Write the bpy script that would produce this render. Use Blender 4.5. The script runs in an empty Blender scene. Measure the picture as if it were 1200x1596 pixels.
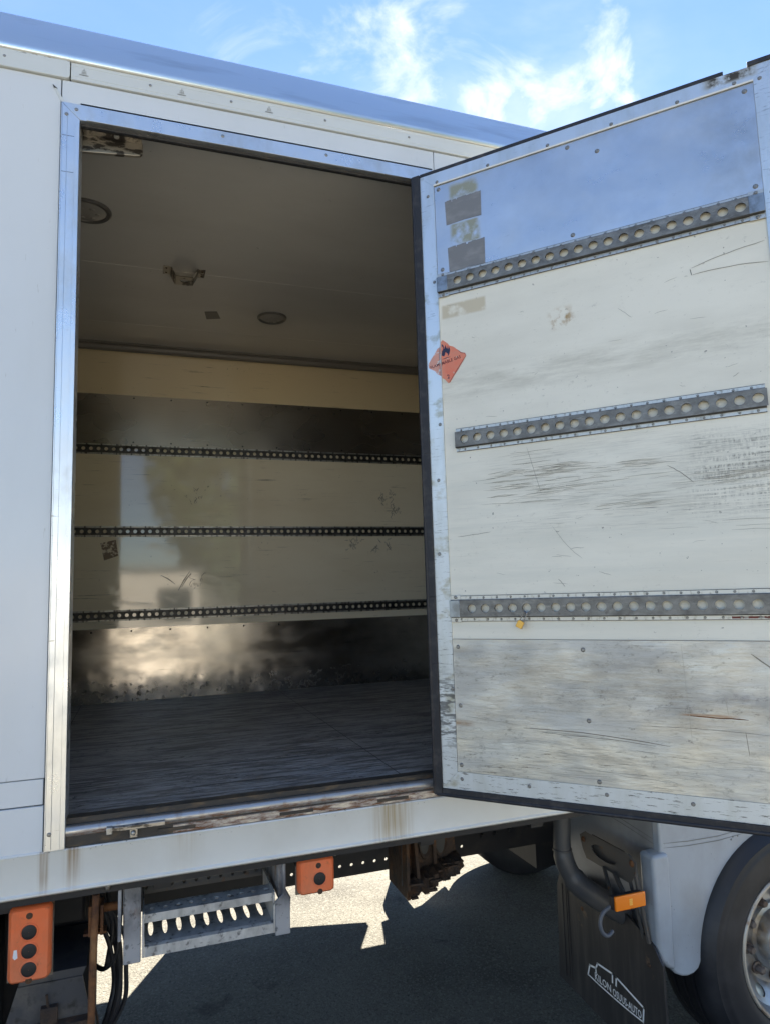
import bpy, bmesh, math, random
from mathutils import Vector, Matrix
random.seed(11)
scene = bpy.context.scene
R = math.radians
PI = math.pi

# ------------------------------------------------------------------ camera
CAM = (0.0, -2.3, 1.98)
YAW, PITCH, ROLL = R(19.3834), R(6.4551), R(-1.7481)
cam_data = bpy.data.cameras.new("camera")
cam = bpy.data.objects.new("camera", cam_data)
scene.collection.objects.link(cam)
fwd = Vector((math.sin(YAW)*math.cos(PITCH), math.cos(YAW)*math.cos(PITCH), math.sin(PITCH)))
rgt = Vector((math.cos(YAW), -math.sin(YAW), 0))
upv = rgt.cross(fwd)
r2 = rgt*math.cos(ROLL) + upv*math.sin(ROLL)
u2 = -rgt*math.sin(ROLL) + upv*math.cos(ROLL)
mw = Matrix((r2, u2, -fwd)).transposed().to_4x4()
mw.translation = CAM
cam.matrix_world = mw
cam_data.sensor_fit = 'VERTICAL'
cam_data.sensor_height = 24.0
cam_data.lens = 24.0*1076.115/1596.0
cam_data.clip_start = 0.05
cam_data.clip_end = 3000
scene.camera = cam

# ------------------------------------------------------------------ light
SUN_DIR = Vector((0.45, 0.89, 0)).normalized()
SUN_EL = R(49.5)
world = bpy.data.worlds.new("World")
scene.world = world
world.use_nodes = True
wn, wl = world.node_tree.nodes, world.node_tree.links
bg = wn["Background"]
sky = wn.new("ShaderNodeTexSky")
sky.sky_type = 'NISHITA'
sky.sun_disc = False
sky.sun_elevation = SUN_EL
sky.sun_rotation = math.atan2(SUN_DIR.x, SUN_DIR.y)
sky.air_density = 1.0
sky.dust_density = 0.0
sky.ozone_density = 2.6
tc = wn.new("ShaderNodeTexCoord")
CLOUD_DIR = (0.462, 0.655, 0.598)
CLOUD_DIR2 = (0.385, 0.65, 0.66)
CLOUD_DIR3 = (0.297, 0.701, 0.648)
def cloud_noise(rot, scl, sc, det, lo, hi, loc=(0, 0, 0)):
    mp = wn.new("ShaderNodeMapping")
    mp.inputs["Rotation"].default_value = rot
    mp.inputs["Scale"].default_value = scl
    mp.inputs["Location"].default_value = loc
    wl.new(tc.outputs["Generated"], mp.inputs["Vector"])
    n = wn.new("ShaderNodeTexNoise")
    n.inputs["Scale"].default_value = sc
    n.inputs["Detail"].default_value = det
    n.inputs["Roughness"].default_value = 0.58
    n.inputs["Distortion"].default_value = 0.5
    wl.new(mp.outputs[0], n.inputs["Vector"])
    m = wn.new("ShaderNodeMapRange")
    m.interpolation_type = 'SMOOTHSTEP'
    m.inputs[1].default_value = lo
    m.inputs[2].default_value = hi
    wl.new(n.outputs[0], m.inputs[0])
    return m.outputs[0]
def near(d, lo, hi):            # a patch of sky round one direction, so the wisps gather as clouds do
    v = wn.new("ShaderNodeVectorMath"); v.operation = 'DOT_PRODUCT'
    wl.new(tc.outputs["Generated"], v.inputs[0]); v.inputs[1].default_value = Vector(d).normalized()
    m = wn.new("ShaderNodeMapRange"); m.interpolation_type = 'SMOOTHSTEP'
    m.inputs[1].default_value = math.cos(R(hi)); m.inputs[2].default_value = math.cos(R(lo))
    wl.new(v.outputs["Value"], m.inputs[0]); return m.outputs[0]
def wm(op, a, b):
    n = wn.new("ShaderNodeMath"); n.operation = op; n.use_clamp = True
    for k, v in enumerate((a, b)):
        if isinstance(v, bpy.types.NodeSocket): wl.new(v, n.inputs[k])
        else: n.inputs[k].default_value = v
    return n.outputs[0]
wisp = cloud_noise((0.3, 0.2, 0.5), (1.0, 1.2, 1.7), 6.0, 11, 0.0, 1.0, (0.35, 0.1, 0.2))
veil = cloud_noise((0.1, 0.5, 0.9), (0.8, 1.0, 1.6), 2.4, 6, 0.36, 0.70, (0.9, 0.4, 0.1))
patch = wm('MAXIMUM', near(CLOUD_DIR, 1, 10), wm('MAXIMUM', wm('MULTIPLY', near(CLOUD_DIR2, 1, 8), 0.8), wm('MULTIPLY', near(CLOUD_DIR3, 1, 7), 0.7)))
puff = wn.new("ShaderNodeMapRange"); puff.interpolation_type = 'SMOOTHSTEP'
puff.inputs[1].default_value = 0.66; puff.inputs[2].default_value = 1.16
wl.new(wm('ADD', wisp, wm('MULTIPLY', patch, 0.34)), puff.inputs[0])
c2 = wm('MULTIPLY', veil, wm('MAXIMUM', wm('MULTIPLY', patch, 0.40), 0.09))
cm2 = wn.new("ShaderNodeMath"); cm2.operation = 'MAXIMUM'
wl.new(puff.outputs[0], cm2.inputs[0]); wl.new(c2, cm2.inputs[1])
mixc = wn.new("ShaderNodeMix"); mixc.data_type = 'RGBA'
mixc.inputs["B"].default_value = (5.6, 5.7, 5.9, 1)
wl.new(cm2.outputs[0], mixc.inputs["Factor"])
tint = wn.new("ShaderNodeMix"); tint.data_type = 'RGBA'; tint.blend_type = 'MULTIPLY'
tint.inputs["Factor"].default_value = 1.0
tint.inputs["B"].default_value = (0.90, 0.93, 1.0, 1)
wl.new(sky.outputs[0], tint.inputs["A"])
wl.new(tint.outputs["Result"], mixc.inputs["A"])
wl.new(mixc.outputs["Result"], bg.inputs["Color"])
bg.inputs["Strength"].default_value = 0.05

sd = bpy.data.lights.new("sun", 'SUN')
sd.energy = 5.0
sd.angle = R(0.5)
sd.color = (1.0, 0.94, 0.84)
sun = bpy.data.objects.new("sun", sd)
scene.collection.objects.link(sun)
to_sun = Vector((SUN_DIR.x*math.cos(SUN_EL), SUN_DIR.y*math.cos(SUN_EL), math.sin(SUN_EL)))
sun.rotation_euler = to_sun.to_track_quat('Z', 'Y').to_euler()
sun.location = (5, 10, 12)

scene.view_settings.view_transform = 'Standard'
scene.view_settings.look = 'None'
scene.view_settings.exposure = 2.42
scene.view_settings.gamma = 1
scene.view_settings.use_curve_mapping = False
scene.cycles.max_bounces = 10
scene.cycles.diffuse_bounces = 6
scene.cycles.glossy_bounces = 5
scene.cycles.use_denoising = True
scene.cycles.denoising_prefilter = 'ACCURATE'

# ------------------------------------------------------------------ materials
class Mat:
    """A layered Principled material; every mask is a float socket in object space."""
    def __init__(s, name, color, rough=0.5, metal=0.0, spec=0.5, coat=0.0, coat_rough=0.1):
        s.m = bpy.data.materials.new(name)
        s.m.use_nodes = True
        s.n, s.l = s.m.node_tree.nodes, s.m.node_tree.links
        s.b = s.n["Principled BSDF"]
        s.tc = s.n.new("ShaderNodeTexCoord")
        s.b.inputs["Metallic"].default_value = metal
        s.b.inputs["Specular IOR Level"].default_value = spec
        s.b.inputs["Coat Weight"].default_value = coat
        s.b.inputs["Coat Roughness"].default_value = coat_rough
        s.col = tuple(color) + (1,)
        s.r = rough
        s.bm = None
        s.sep = None
    def setin(s, sock, v):
        if isinstance(v, bpy.types.NodeSocket): s.l.new(v, sock)
        else: sock.default_value = v
    def noise(s, scl=(1, 1, 1), scale=5, lo=0.45, hi=0.6, detail=5, rough=0.6, off=(0, 0, 0), dist=0.0, kind='noise'):
        mp = s.n.new("ShaderNodeMapping")
        mp.inputs["Scale"].default_value = scl
        mp.inputs["Location"].default_value = off
        s.l.new(s.tc.outputs["Object"], mp.inputs["Vector"])
        if kind == 'voronoi':
            t = s.n.new("ShaderNodeTexVoronoi")
            t.inputs["Scale"].default_value = scale
            out = t.outputs["Distance"]
        elif kind == 'cells':
            t = s.n.new("ShaderNodeTexVoronoi")
            t.inputs["Scale"].default_value = scale
            bw = s.n.new("ShaderNodeRGBToBW")
            s.l.new(t.outputs["Color"], bw.inputs[0])
            out = bw.outputs[0]
        else:
            t = s.n.new("ShaderNodeTexNoise")
            t.inputs["Scale"].default_value = scale
            t.inputs["Detail"].default_value = detail
            t.inputs["Roughness"].default_value = rough
            t.inputs["Distortion"].default_value = dist
            out = t.outputs[0]
        s.l.new(mp.outputs[0], t.inputs["Vector"])
        return s.rng(out, lo, hi)
    def rng(s, sock, lo, hi, a=0.0, b=1.0, smooth=False):
        m = s.n.new("ShaderNodeMapRange")
        if smooth: m.interpolation_type = 'SMOOTHSTEP'
        m.inputs[1].default_value = lo; m.inputs[2].default_value = hi
        m.inputs[3].default_value = a; m.inputs[4].default_value = b
        s.l.new(sock, m.inputs[0])
        return m.outputs[0]
    def ax(s, i):
        if s.sep is None:
            s.sep = s.n.new("ShaderNodeSeparateXYZ")
            s.l.new(s.tc.outputs["Object"], s.sep.inputs[0])
        return s.sep.outputs[i]
    def ramp(s, i, a, b):            # 0 at a, 1 at b along axis i
        return s.rng(s.ax(i), a, b, smooth=True) if b > a else s.rng(s.ax(i), b, a, 1.0, 0.0, True)
    def band(s, i, a, b, soft=0.02): # 1 inside [a, b]
        return s.mul(s.ramp(i, a-soft, a+soft), s.ramp(i, b+soft, b-soft))
    def math(s, op, a, b):
        m = s.n.new("ShaderNodeMath"); m.operation = op; m.use_clamp = True
        s.setin(m.inputs[0], a); s.setin(m.inputs[1], b)
        return m.outputs[0]
    def mul(s, a, b): return s.math('MULTIPLY', a, b)
    def mx(s, a, b): return s.math('MAXIMUM', a, b)
    def over(s, color, mask):
        m = s.n.new("ShaderNodeMix"); m.data_type = 'RGBA'
        s.setin(m.inputs["Factor"], mask)
        s.setin(m.inputs["A"], s.col)
        m.inputs["B"].default_value = tuple(color) + (1,)
        s.col = m.outputs["Result"]; return s
    def rough(s, val, mask):
        m = s.n.new("ShaderNodeMix")
        s.setin(m.inputs["Factor"], mask)
        s.setin(m.inputs["A"], s.r)
        m.inputs["B"].default_value = val
        s.r = m.outputs["Result"]; return s
    def metal(s, val, mask):
        m = s.n.new("ShaderNodeMix")
        s.setin(m.inputs["Factor"], mask)
        m.inputs["A"].default_value = s.b.inputs["Metallic"].default_value
        m.inputs["B"].default_value = val
        s.l.new(m.outputs["Result"], s.b.inputs["Metallic"]); return s
    def bump(s, h, strength=0.3, dist=0.01):
        b = s.n.new("ShaderNodeBump")
        b.inputs["Strength"].default_value = strength
        b.inputs["Distance"].default_value = dist
        s.l.new(h, b.inputs["Height"])
        if s.bm is not None: s.l.new(s.bm, b.inputs["Normal"])
        s.bm = b.outputs[0]; return s
    def done(s):
        s.setin(s.b.inputs["Base Color"], s.col)
        s.setin(s.b.inputs["Roughness"], s.r)
        if s.bm is not None: s.l.new(s.bm, s.b.inputs["Normal"])
        return s.m

M = {}
# white painted / gel-coated side of the box
a = Mat('white_side', (0.71, 0.735, 0.75), 0.26, coat=0.2)
a.over((0.66, 0.68, 0.68), a.noise((1, 1, 0.35), 2.2, 0.45, 0.75))
a.over((0.30, 0.28, 0.24), a.mul(a.noise((3, 3, 0.5), 28, 0.66, 0.74, 6), 0.35))
a.over((0.22, 0.21, 0.2), a.mul(a.noise((1, 1, 1), 170, 0.70, 0.76, 3), a.mul(a.noise((1, 1, 0.6), 4, 0.5, 0.62, 3, off=(3, 1, 2)), 0.8)))
a.bump(a.noise((1, 1, 1), 1.6, 0.0, 1.0, 2), 0.12, 0.02)
M['white_side'] = a.done()
# white aluminium rail under the box: rust runs under the jamb and beside the door
a = Mat('bottom_rail', (0.76, 0.75, 0.70), 0.32, coat=0.1)
a.over((0.68, 0.66, 0.60), a.noise((1, 1, 1), 3, 0.45, 0.75))
def streak(m, x, w, z0, z1, k, off):
    g = m.mul(m.ramp(0, x-w, x), m.ramp(0, x+w, x))
    v = m.noise((90, 1, 2.5), 1, 0.3, 0.62, 3, off=off)
    return m.mul(m.mul(g, m.ramp(2, z0, z1)), m.mul(v, k))
a.over((0.30, 0.18, 0.07), streak(a, -0.262, 0.02, 1.12, 1.2, 1.0, (1, 0, 0)))
a.over((0.34, 0.22, 0.11), streak(a, -0.185, 0.035, 1.11, 1.25, 0.95, (5, 0, 0)))
a.over((0.42, 0.30, 0.14), streak(a, 0.80, 0.10, 1.10, 1.2, 1.0, (8, 0, 0)))
a.over((0.45, 0.34, 0.18), streak(a, 0.13, 0.08, 1.10, 1.3, 0.35, (2, 0, 0)))
a.over((0.12, 0.10, 0.08), a.mul(a.noise((3, 1, 5), 30, 0.64, 0.7), a.ramp(2, 1.235, 1.262)))
M['bottom_rail'] = a.done()
# cream glass-fibre inner skin of the far wall
a = Mat('cream_wall', (0.86, 0.76, 0.56), 0.055, spec=0.9)
a.over((0.80, 0.69, 0.49), a.noise((0.6, 1, 2), 2.0, 0.42, 0.7))
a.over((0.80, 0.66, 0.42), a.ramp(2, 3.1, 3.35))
a.over((0.16, 0.12, 0.08), a.mul(a.noise((2, 1, 50), 2.2, 0.62, 0.70, 6), a.mul(a.noise((1, 1, 1), 3.1, 0.46, 0.62, off=(1, 4, 2)), 0.75)))
a.over((0.17, 0.12, 0.07), a.mul(a.noise((1, 1, 1), 60, 0.64, 0.7, 4), a.mul(a.noise((1, 1, 1), 5, 0.55, 0.66, 3, off=(7, 2, 5)), 0.8)))
a.rough(0.22, a.noise((1, 1, 2), 6, 0.56, 0.75))
a.bump(a.noise((1, 1, 1), 2.2, 0.0, 1.0, 1), 0.03, 0.02)
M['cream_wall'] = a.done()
# stainless sheet inside
a = Mat('steel_sheet', (0.36, 0.32, 0.27), 0.24, 1.0)
a.over((0.26, 0.225, 0.185), a.noise((0.7, 1, 1.0), 2.2, 0.25, 0.80, 2))
a.over((0.16, 0.14, 0.12), a.mul(a.noise((1.5, 1, 30), 3, 0.60, 0.70, 8, 0.7), 0.5))
a.rough(0.32, a.noise((1, 1, 1.4), 2.5, 0.2, 0.8, 2))
a.bump(a.noise((1, 1, 0.6), 1.8, 0.0, 1.0, 2), 0.25, 0.03)
M['steel_sheet'] = a.done()
# kicked and pitted sheet at the foot of the far wall
a = Mat('steel_kick', (0.46, 0.43, 0.39), 0.17, 1.0)
a.over((0.28, 0.26, 0.235), a.noise((0.8, 1, 1.4), 3, 0.42, 0.70, 6))
a.over((0.10, 0.09, 0.08), a.mul(a.noise((1.2, 1, 45), 3, 0.61, 0.68, 8, 0.7), 0.6))
pit = a.mul(a.noise((1, 1, 1.0), 26, 0.53, 0.60, 8, 0.7), a.mul(a.ramp(2, 1.53, 1.38), a.noise((1, 1, 0.5), 4, 0.42, 0.58, 3, off=(2, 0, 0))))
a.over((0.05, 0.045, 0.04), a.mul(pit, 0.85))
a.rough(0.55, pit)
a.rough(0.27, a.noise((1, 1, 2), 5, 0.42, 0.65))
a.bump(a.mul(a.noise((1, 1, 0.7), 9, 0.0, 1.0, 1), a.ramp(2, 1.60, 1.42)), 0.20, 0.02)
a.bump(a.noise((1, 1, 0.4), 2.0, 0.0, 1.0, 2), 0.22, 0.03)
M['steel_kick'] = a.done()
# load rail steel inside
a = Mat('rail_dark', (0.09, 0.085, 0.08), 0.45, 0.8)
a.over((0.03, 0.028, 0.025), a.noise((1, 1, 1), 25, 0.4, 0.65))
M['rail_dark'] = a.done()
a = Mat('rail_flange', (0.42, 0.40, 0.36), 0.4, 0.9)
a.over((0.12, 0.11, 0.10), a.noise((3, 1, 1), 20, 0.5, 0.65))
M['rail_flange'] = a.done()
# ceiling
a = Mat('added_panel_grey', (0.20, 0.18, 0.15), 0.5); M['added_panel_grey'] = a.done()  # first grey: panels added in the hold to darken its reflections
a = Mat('molding_grey', (0.22, 0.20, 0.175), 0.4); M['molding_grey'] = a.done()
a = Mat('ceiling_skin', (0.72, 0.695, 0.65), 0.22, spec=0.6)
a.over((0.62, 0.595, 0.55), a.noise((0.5, 1, 1), 1.6, 0.4, 0.7))
a.over((0.2, 0.18, 0.15), a.mul(a.noise((1, 1, 1), 40, 0.70, 0.76), 0.6))
M['ceiling_skin'] = a.done()
# worn plywood floor
a = Mat('ply_floor', (0.37, 0.345, 0.315), 0.42, spec=0.5)
a.over((0.15, 0.138, 0.125), a.noise((1.0, 6, 1), 5, 0.44, 0.57, 10, 0.72))
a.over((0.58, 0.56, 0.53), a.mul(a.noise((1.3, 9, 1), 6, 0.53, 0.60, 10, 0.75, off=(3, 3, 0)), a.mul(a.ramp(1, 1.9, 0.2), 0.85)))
a.over((0.03, 0.027, 0.025), a.mul(a.noise((0.35, 14, 1), 3.0, 0.585, 0.62, 8, 0.72, off=(1, 7, 0)), 0.9))
a.over((0.03, 0.027, 0.025), a.mul(a.noise((1, 1.6, 1), 32, 0.58, 0.62, 5, 0.7), a.mul(a.noise((1, 1.5, 1), 3, 0.40, 0.6, 3), 0.9)))
a.over((0.10, 0.09, 0.08), a.mul(a.noise((1, 2, 1), 3.0, 0.5, 0.7, 6, off=(8, 1, 0)), 0.6))
a.rough(0.58, a.noise((1.5, 8, 1), 4, 0.4, 0.65))
a.bump(a.noise((1, 9, 1), 6, 0.3, 0.7, 8), 0.3, 0.006)
M['ply_floor'] = a.done()
# bright aluminium: frame, cornice
a = Mat('alu_frame', (0.80, 0.82, 0.83), 0.27, 0.9)
a.over((0.62, 0.62, 0.60), a.noise((1.2, 1.2, 0.8), 5, 0.5, 0.72))
a.over((0.26, 0.24, 0.20), a.mul(a.noise((9, 1, 60), 1.6, 0.66, 0.71, 5), 0.7))
a.rough(0.40, a.noise((3, 3, 2), 4, 0.4, 0.65))
M['alu_frame'] = a.done()
a = Mat('cornice_alu', (0.78, 0.84, 0.87), 0.30, 0.92)
a.bump(a.noise((0.5, 1, 1), 2.2, 0.0, 1.0, 2), 0.18, 0.02)
a.over((0.50, 0.53, 0.55), a.noise((0.4, 1, 3), 3, 0.5, 0.75))
a.over((0.2, 0.19, 0.17), a.mul(a.noise((1.2, 30, 60), 1.5, 0.70, 0.73, 3), 0.7))
M['cornice_alu'] = a.done()
a = Mat('trim_strip', (0.69, 0.71, 0.69), 0.38, coat=0.1)
a.over((0.65, 0.66, 0.63), a.noise((0.8, 1, 2), 4, 0.35, 0.75))
a.over((0.16, 0.12, 0.08), a.mul(a.noise((3, 1, 10), 14, 0.52, 0.62), a.mul(a.ramp(2, 3.724, 3.737), a.band(0, -0.42, -0.24, 0.03))))
M['trim_strip'] = a.done()
# rubber
a = Mat('black_rubber', (0.016, 0.016, 0.019), 0.5)
a.over((0.045, 0.045, 0.05), a.noise((1, 1, 1), 9, 0.5, 0.72))
M['black_rubber'] = a.done()
a = Mat('gasket_rubber', (0.018, 0.018, 0.022), 0.55)
a.over((0.05, 0.045, 0.045), a.noise((2, 2, 2), 14, 0.52, 0.7))
M['gasket_rubber'] = a.done()
a = Mat('flap_rubber', (0.020, 0.019, 0.021), 0.5)
a.over((0.055, 0.05, 0.046), a.noise((1, 6, 0.6), 5, 0.45, 0.75))
a.over((0.16, 0.10, 0.06), a.mul(a.noise((1, 1, 1), 30, 0.5, 0.62), a.mul(a.band(1, 0.045, 0.075, 0.015), a.band(2, 0.48, 0.55, 0.02))))
a.over((0.14, 0.09, 0.05), a.mul(a.noise((1, 1, 1), 30, 0.5, 0.62), a.mul(a.band(1, 0.46, 0.52, 0.02), a.band(2, 0.47, 0.58, 0.02))))
M['flap_rubber'] = a.done()
# door inner skin (door coordinates: x along the leaf, z up)
a = Mat('door_skin', (0.84, 0.805, 0.69), 0.34, spec=0.45)
a.over((0.76, 0.725, 0.615), a.noise((0.7, 1, 2.4), 3.0, 0.42, 0.68))
low = a.ramp(2, 2.50, 2.36)
a.over((0.74, 0.72, 0.62), a.mul(a.noise((0.8, 1, 9), 2.0, 0.45, 0.62, off=(4, 0, 0)), a.mul(low, 0.7)))
sc1 = a.noise((2.6, 1, 130), 2.0, 0.56, 0.64, 10, 0.74, dist=0.15)
zone = a.mul(a.band(2, 2.16, 2.42, 0.06), a.ramp(0, -0.1, 0.7))
blot = a.noise((1.0, 1, 4.5), 3.2, 0.38, 0.60, 5, off=(9, 0, 2))
a.over((0.30, 0.285, 0.24), a.mul(a.mul(zone, blot), a.mul(a.noise((3, 1, 60), 3, 0.42, 0.62, 9, 0.75, off=(1, 0, 4)), 0.55)))
a.over((0.13, 0.12, 0.105), a.mul(sc1, a.mul(zone, blot)))
sc2 = a.noise((2.0, 1, 120), 2.6, 0.62, 0.68, 9, 0.72, off=(5, 0, 3), dist=0.3)
a.over((0.27, 0.25, 0.205), a.mul(sc2, a.mul(a.noise((1, 1, 3), 2.3, 0.42, 0.62, 4, off=(2, 0, 7)), a.mx(a.ramp(2, 2.60, 2.3), 0.25))))
a.over((0.30, 0.28, 0.23), a.mul(a.noise((1.5, 1, 3), 15, 0.60, 0.70, 9, 0.8, off=(3, 0, 3)), 0.6))
hatch = a.mul(a.noise((75, 1, 22), 1.5, 0.44, 0.60, 7, 0.75), a.mul(a.band(0, 0.86, 1.2, 0.06), a.band(2, 2.18, 2.40, 0.05)))
a.over((0.20, 0.185, 0.15), a.mul(hatch, a.noise((1.6, 1, 60), 2.4, 0.46, 0.58, 8, 0.7, off=(2, 0, 1))))
a.over((0.46, 0.43, 0.34), a.mul(a.band(2, 2.64, 2.74, 0.04), a.mul(a.noise((1.2, 1, 7), 4, 0.40, 0.66, 8, 0.7), 0.6)))
a.over((0.40, 0.27, 0.12), a.mul(a.noise((1, 1, 1), 26, 0.48, 0.6, 6), a.mul(a.band(0, 0.465, 0.535, 0.02), a.band(2, 2.83, 2.885, 0.02))))
a.over((0.55, 0.46, 0.30), a.mul(a.noise((1, 1, 1), 16, 0.34, 0.5), a.mul(a.band(0, 0.075, 0.24, 0.006), a.mul(a.band(2, 2.945, 2.995, 0.006), 0.75))))
a.over((0.2, 0.18, 0.15), a.mul(a.noise((1, 1, 1), 55, 0.685, 0.72, 3), 0.8))
a.bump(a.noise((0.8, 1, 1), 2.5, 0.0, 1.0, 2), 0.08, 0.02)
a.over((0.46, 0.43, 0.35), a.mul(a.noise((1, 1, 1.4), 34, 0.57, 0.66, 8, 0.78, off=(7, 0, 2)), a.mul(a.noise((1, 1, 1.6), 2.4, 0.44, 0.64, 5, off=(1, 0, 3)), 0.5)))
M['door_skin'] = a.done()
# upper aluminium sheet of the door, mirror-ish
a = Mat('door_alu', (0.66, 0.675, 0.70), 0.27, 0.95)
a.over((0.52, 0.53, 0.55), a.noise((1, 1, 1.2), 2.6, 0.38, 0.70, 7, 0.65))
a.over((0.60, 0.60, 0.60), a.mul(a.noise((1, 1, 1), 5, 0.42, 0.66, 8, 0.7, off=(4, 2, 1)), 0.6))
a.over((0.33, 0.33, 0.35), a.mul(a.noise((1.6, 1, 7), 11, 0.61, 0.70, 8, 0.75), a.mul(a.noise((1, 1, 1), 2.6, 0.42, 0.62, 3, off=(3, 0, 1)), 0.75)))
a.over((0.46, 0.44, 0.40), a.mul(a.noise((1, 1, 1), 8, 0.40, 0.6, 6), a.mul(a.ramp(2, 3.40, 3.47), 0.6)))
a.over((0.40, 0.38, 0.35), a.mul(a.noise((1, 1, 1), 7, 0.42, 0.62, 6), a.mul(a.ramp(0, 0.86, 1.1), 0.6)))
stn = a.mul(a.noise((1, 1, 1), 18, 0.36, 0.56, 5), a.mul(a.band(0, 0.125, 0.232, 0.01), a.mx(a.band(2, 3.21, 3.29, 0.004), a.band(2, 3.385, 3.44, 0.012))))
a.over((0.34, 0.33, 0.24), stn); a.rough(0.5, stn); a.metal(0.4, stn)
a.rough(0.42, a.noise((1, 1, 1.5), 5, 0.38, 0.7, 7, 0.7))
a.bump(a.noise((0.8, 1, 0.6), 2.2, 0.0, 1.0, 2), 0.14, 0.02)
M['door_alu'] = a.done()
# lower kick sheet of the door
a = Mat('door_kick', (0.60, 0.59, 0.555), 0.36, 0.8)
a.over((0.46, 0.45, 0.42), a.noise((0.9, 1, 3.5), 3.2, 0.38, 0.72, 9, 0.7))
a.over((0.31, 0.295, 0.27), a.mul(a.noise((1, 1, 1.8), 2.3, 0.50, 0.72, 6, off=(2, 0, 5)), a.ramp(2, 1.45, 1.62)))
a.over((0.10, 0.095, 0.085), a.mul(a.noise((0.9, 1, 60), 2.2, 0.62, 0.655, 8, 0.68, dist=0.3), a.mul(a.noise((1, 1, 3), 3, 0.45, 0.62, 3, off=(4, 1, 1)), 0.85)))
a.over((0.74, 0.72, 0.64), a.mul(a.noise((1.2, 1, 6), 4, 0.36, 0.60, 9, 0.7, off=(6, 0, 0)), a.mul(a.ramp(2, 1.57, 1.47), 0.75)))
a.over((0.16, 0.145, 0.12), a.mul(a.noise((2.2, 1, 26), 5.5, 0.575, 0.62, 9, 0.76), a.mul(a.ramp(2, 1.54, 1.44), a.noise((1, 1, 2), 3.5, 0.38, 0.6, 3, off=(1, 0, 9)))))
a.over((0.15, 0.14, 0.13), a.mul(a.noise((2.2, 1, 4.0), 11, 0.53, 0.68, 10, 0.82), a.mul(a.band(2, 1.585, 1.66, 0.035), a.ramp(0, 0.2, 0.5))))
a.over((0.17, 0.16, 0.15), a.mul(a.noise((1.4, 1, 2.4), 13, 0.60, 0.66, 9, 0.8, off=(5, 0, 2)), 0.75))
a.over((0.20, 0.20, 0.23), a.mul(a.noise((1, 1, 1), 9, 0.40, 0.62, 5), a.mul(a.band(0, 0.90, 1.0, 0.03), a.band(2, 1.61, 1.66, 0.02))))
a.over((0.30, 0.15, 0.06), a.mul(a.noise((2, 1, 60), 2, 0.42, 0.6), a.mul(a.band(2, 1.583, 1.597, 0.004), a.mx(a.band(0, 0.78, 0.92, 0.03), 0.0))))
a.over((0.32, 0.18, 0.08), a.mul(a.noise((2, 1, 20), 4, 0.40, 0.6), a.mul(a.band(2, 1.52, 1.535, 0.006), a.band(0, 0.05, 0.12, 0.02))))
a.over((0.27, 0.255, 0.22), a.mul(a.noise((1, 1, 1.8), 30, 0.54, 0.64, 8, 0.78, off=(7, 0, 2)), a.mul(a.noise((1, 1, 1.6), 3, 0.40, 0.62, 5, off=(1, 0, 3)), 0.75)))
a.over((0.17, 0.16, 0.14), a.mul(a.noise((4, 1, 70), 3.2, 0.585, 0.63, 9, 0.76, off=(2, 0, 8)), a.mul(a.noise((1, 1, 2), 4, 0.40, 0.58, 5, off=(8, 0, 3)), 0.8)))
a.over((0.80, 0.78, 0.70), a.mul(a.noise((5, 1, 60), 3.0, 0.62, 0.66, 9, 0.76, off=(5, 0, 1)), 0.55))
a.rough(0.55, a.noise((1, 1, 3), 4, 0.42, 0.6))
a.bump(a.noise((1, 1, 1), 4.5, 0.0, 1.0, 2), 0.30, 0.03)
a.bump(a.noise((1.5, 1, 8), 7, 0.4, 0.6, 8), 0.10, 0.004)
M['door_kick'] = a.done()
# painted/oxidised aluminium frame of the door: fine cracks in the lower half
a = Mat('door_frame_alu', (0.70, 0.73, 0.74), 0.32, 0.75)
a.over((0.60, 0.62, 0.60), a.noise((3, 1, 1), 5, 0.45, 0.7))
crk = a.mul(a.noise((7, 1, 60), 2.6, 0.57, 0.61, 8, 0.72), a.mx(a.ramp(2, 2.9, 1.4), a.mul(a.noise((1, 1, 1), 4, 0.5, 0.62), 0.7)))
a.over((0.14, 0.14, 0.13), a.mul(crk, 0.9))
a.over((0.40, 0.37, 0.26), a.mul(a.noise((1, 1, 1.4), 9, 0.55, 0.66, 5), a.mul(a.band(0, 0.0, 0.07, 0.01), 0.8)))
blk = a.mul(a.noise((2, 1, 9), 10, 0.46, 0.56, 5), a.mul(a.band(2, 1.45, 1.68, 0.05), a.band(0, 0, 0.07, 0.01)))
a.over((0.10, 0.10, 0.10), a.mul(blk, 0.8))
tear = a.mul(a.noise((1, 1, 1), 22, 0.38, 0.52, 5), a.mul(a.band(0, 0.985, 1.115, 0.02), a.band(2, 3.478, 3.53, 0.008)))
a.over((0.05, 0.045, 0.04), tear); a.rough(0.8, tear); a.metal(0.0, tear)
a.rough(0.5, a.ramp(2, 3.1, 2.0))
M['door_frame_alu'] = a.done()
a = Mat('rail_zinc', (0.23, 0.225, 0.21), 0.48, 0.55)
a.over((0.12, 0.115, 0.105), a.noise((2, 1, 3), 9, 0.40, 0.66, 8, 0.7))
a.over((0.34, 0.325, 0.29), a.mul(a.noise((2, 1, 6), 13, 0.55, 0.68, 8, 0.7, off=(4, 0, 1)), 0.7))
a.over((0.10, 0.09, 0.08), a.mul(a.noise((1, 1, 1), 50, 0.62, 0.7), 0.6))
M['rail_zinc'] = a.done()
a = Mat('rail_edge', (0.52, 0.515, 0.49), 0.38, 0.75)
a.over((0.30, 0.285, 0.25), a.noise((6, 1, 3), 12, 0.52, 0.68))
M['rail_edge'] = a.done()
a = Mat('rail_red', (0.15, 0.035, 0.025), 0.6)
a.over((0.40, 0.38, 0.35), a.noise((3, 1, 3), 16, 0.5, 0.6)); M['rail_red'] = a.done()
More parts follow.
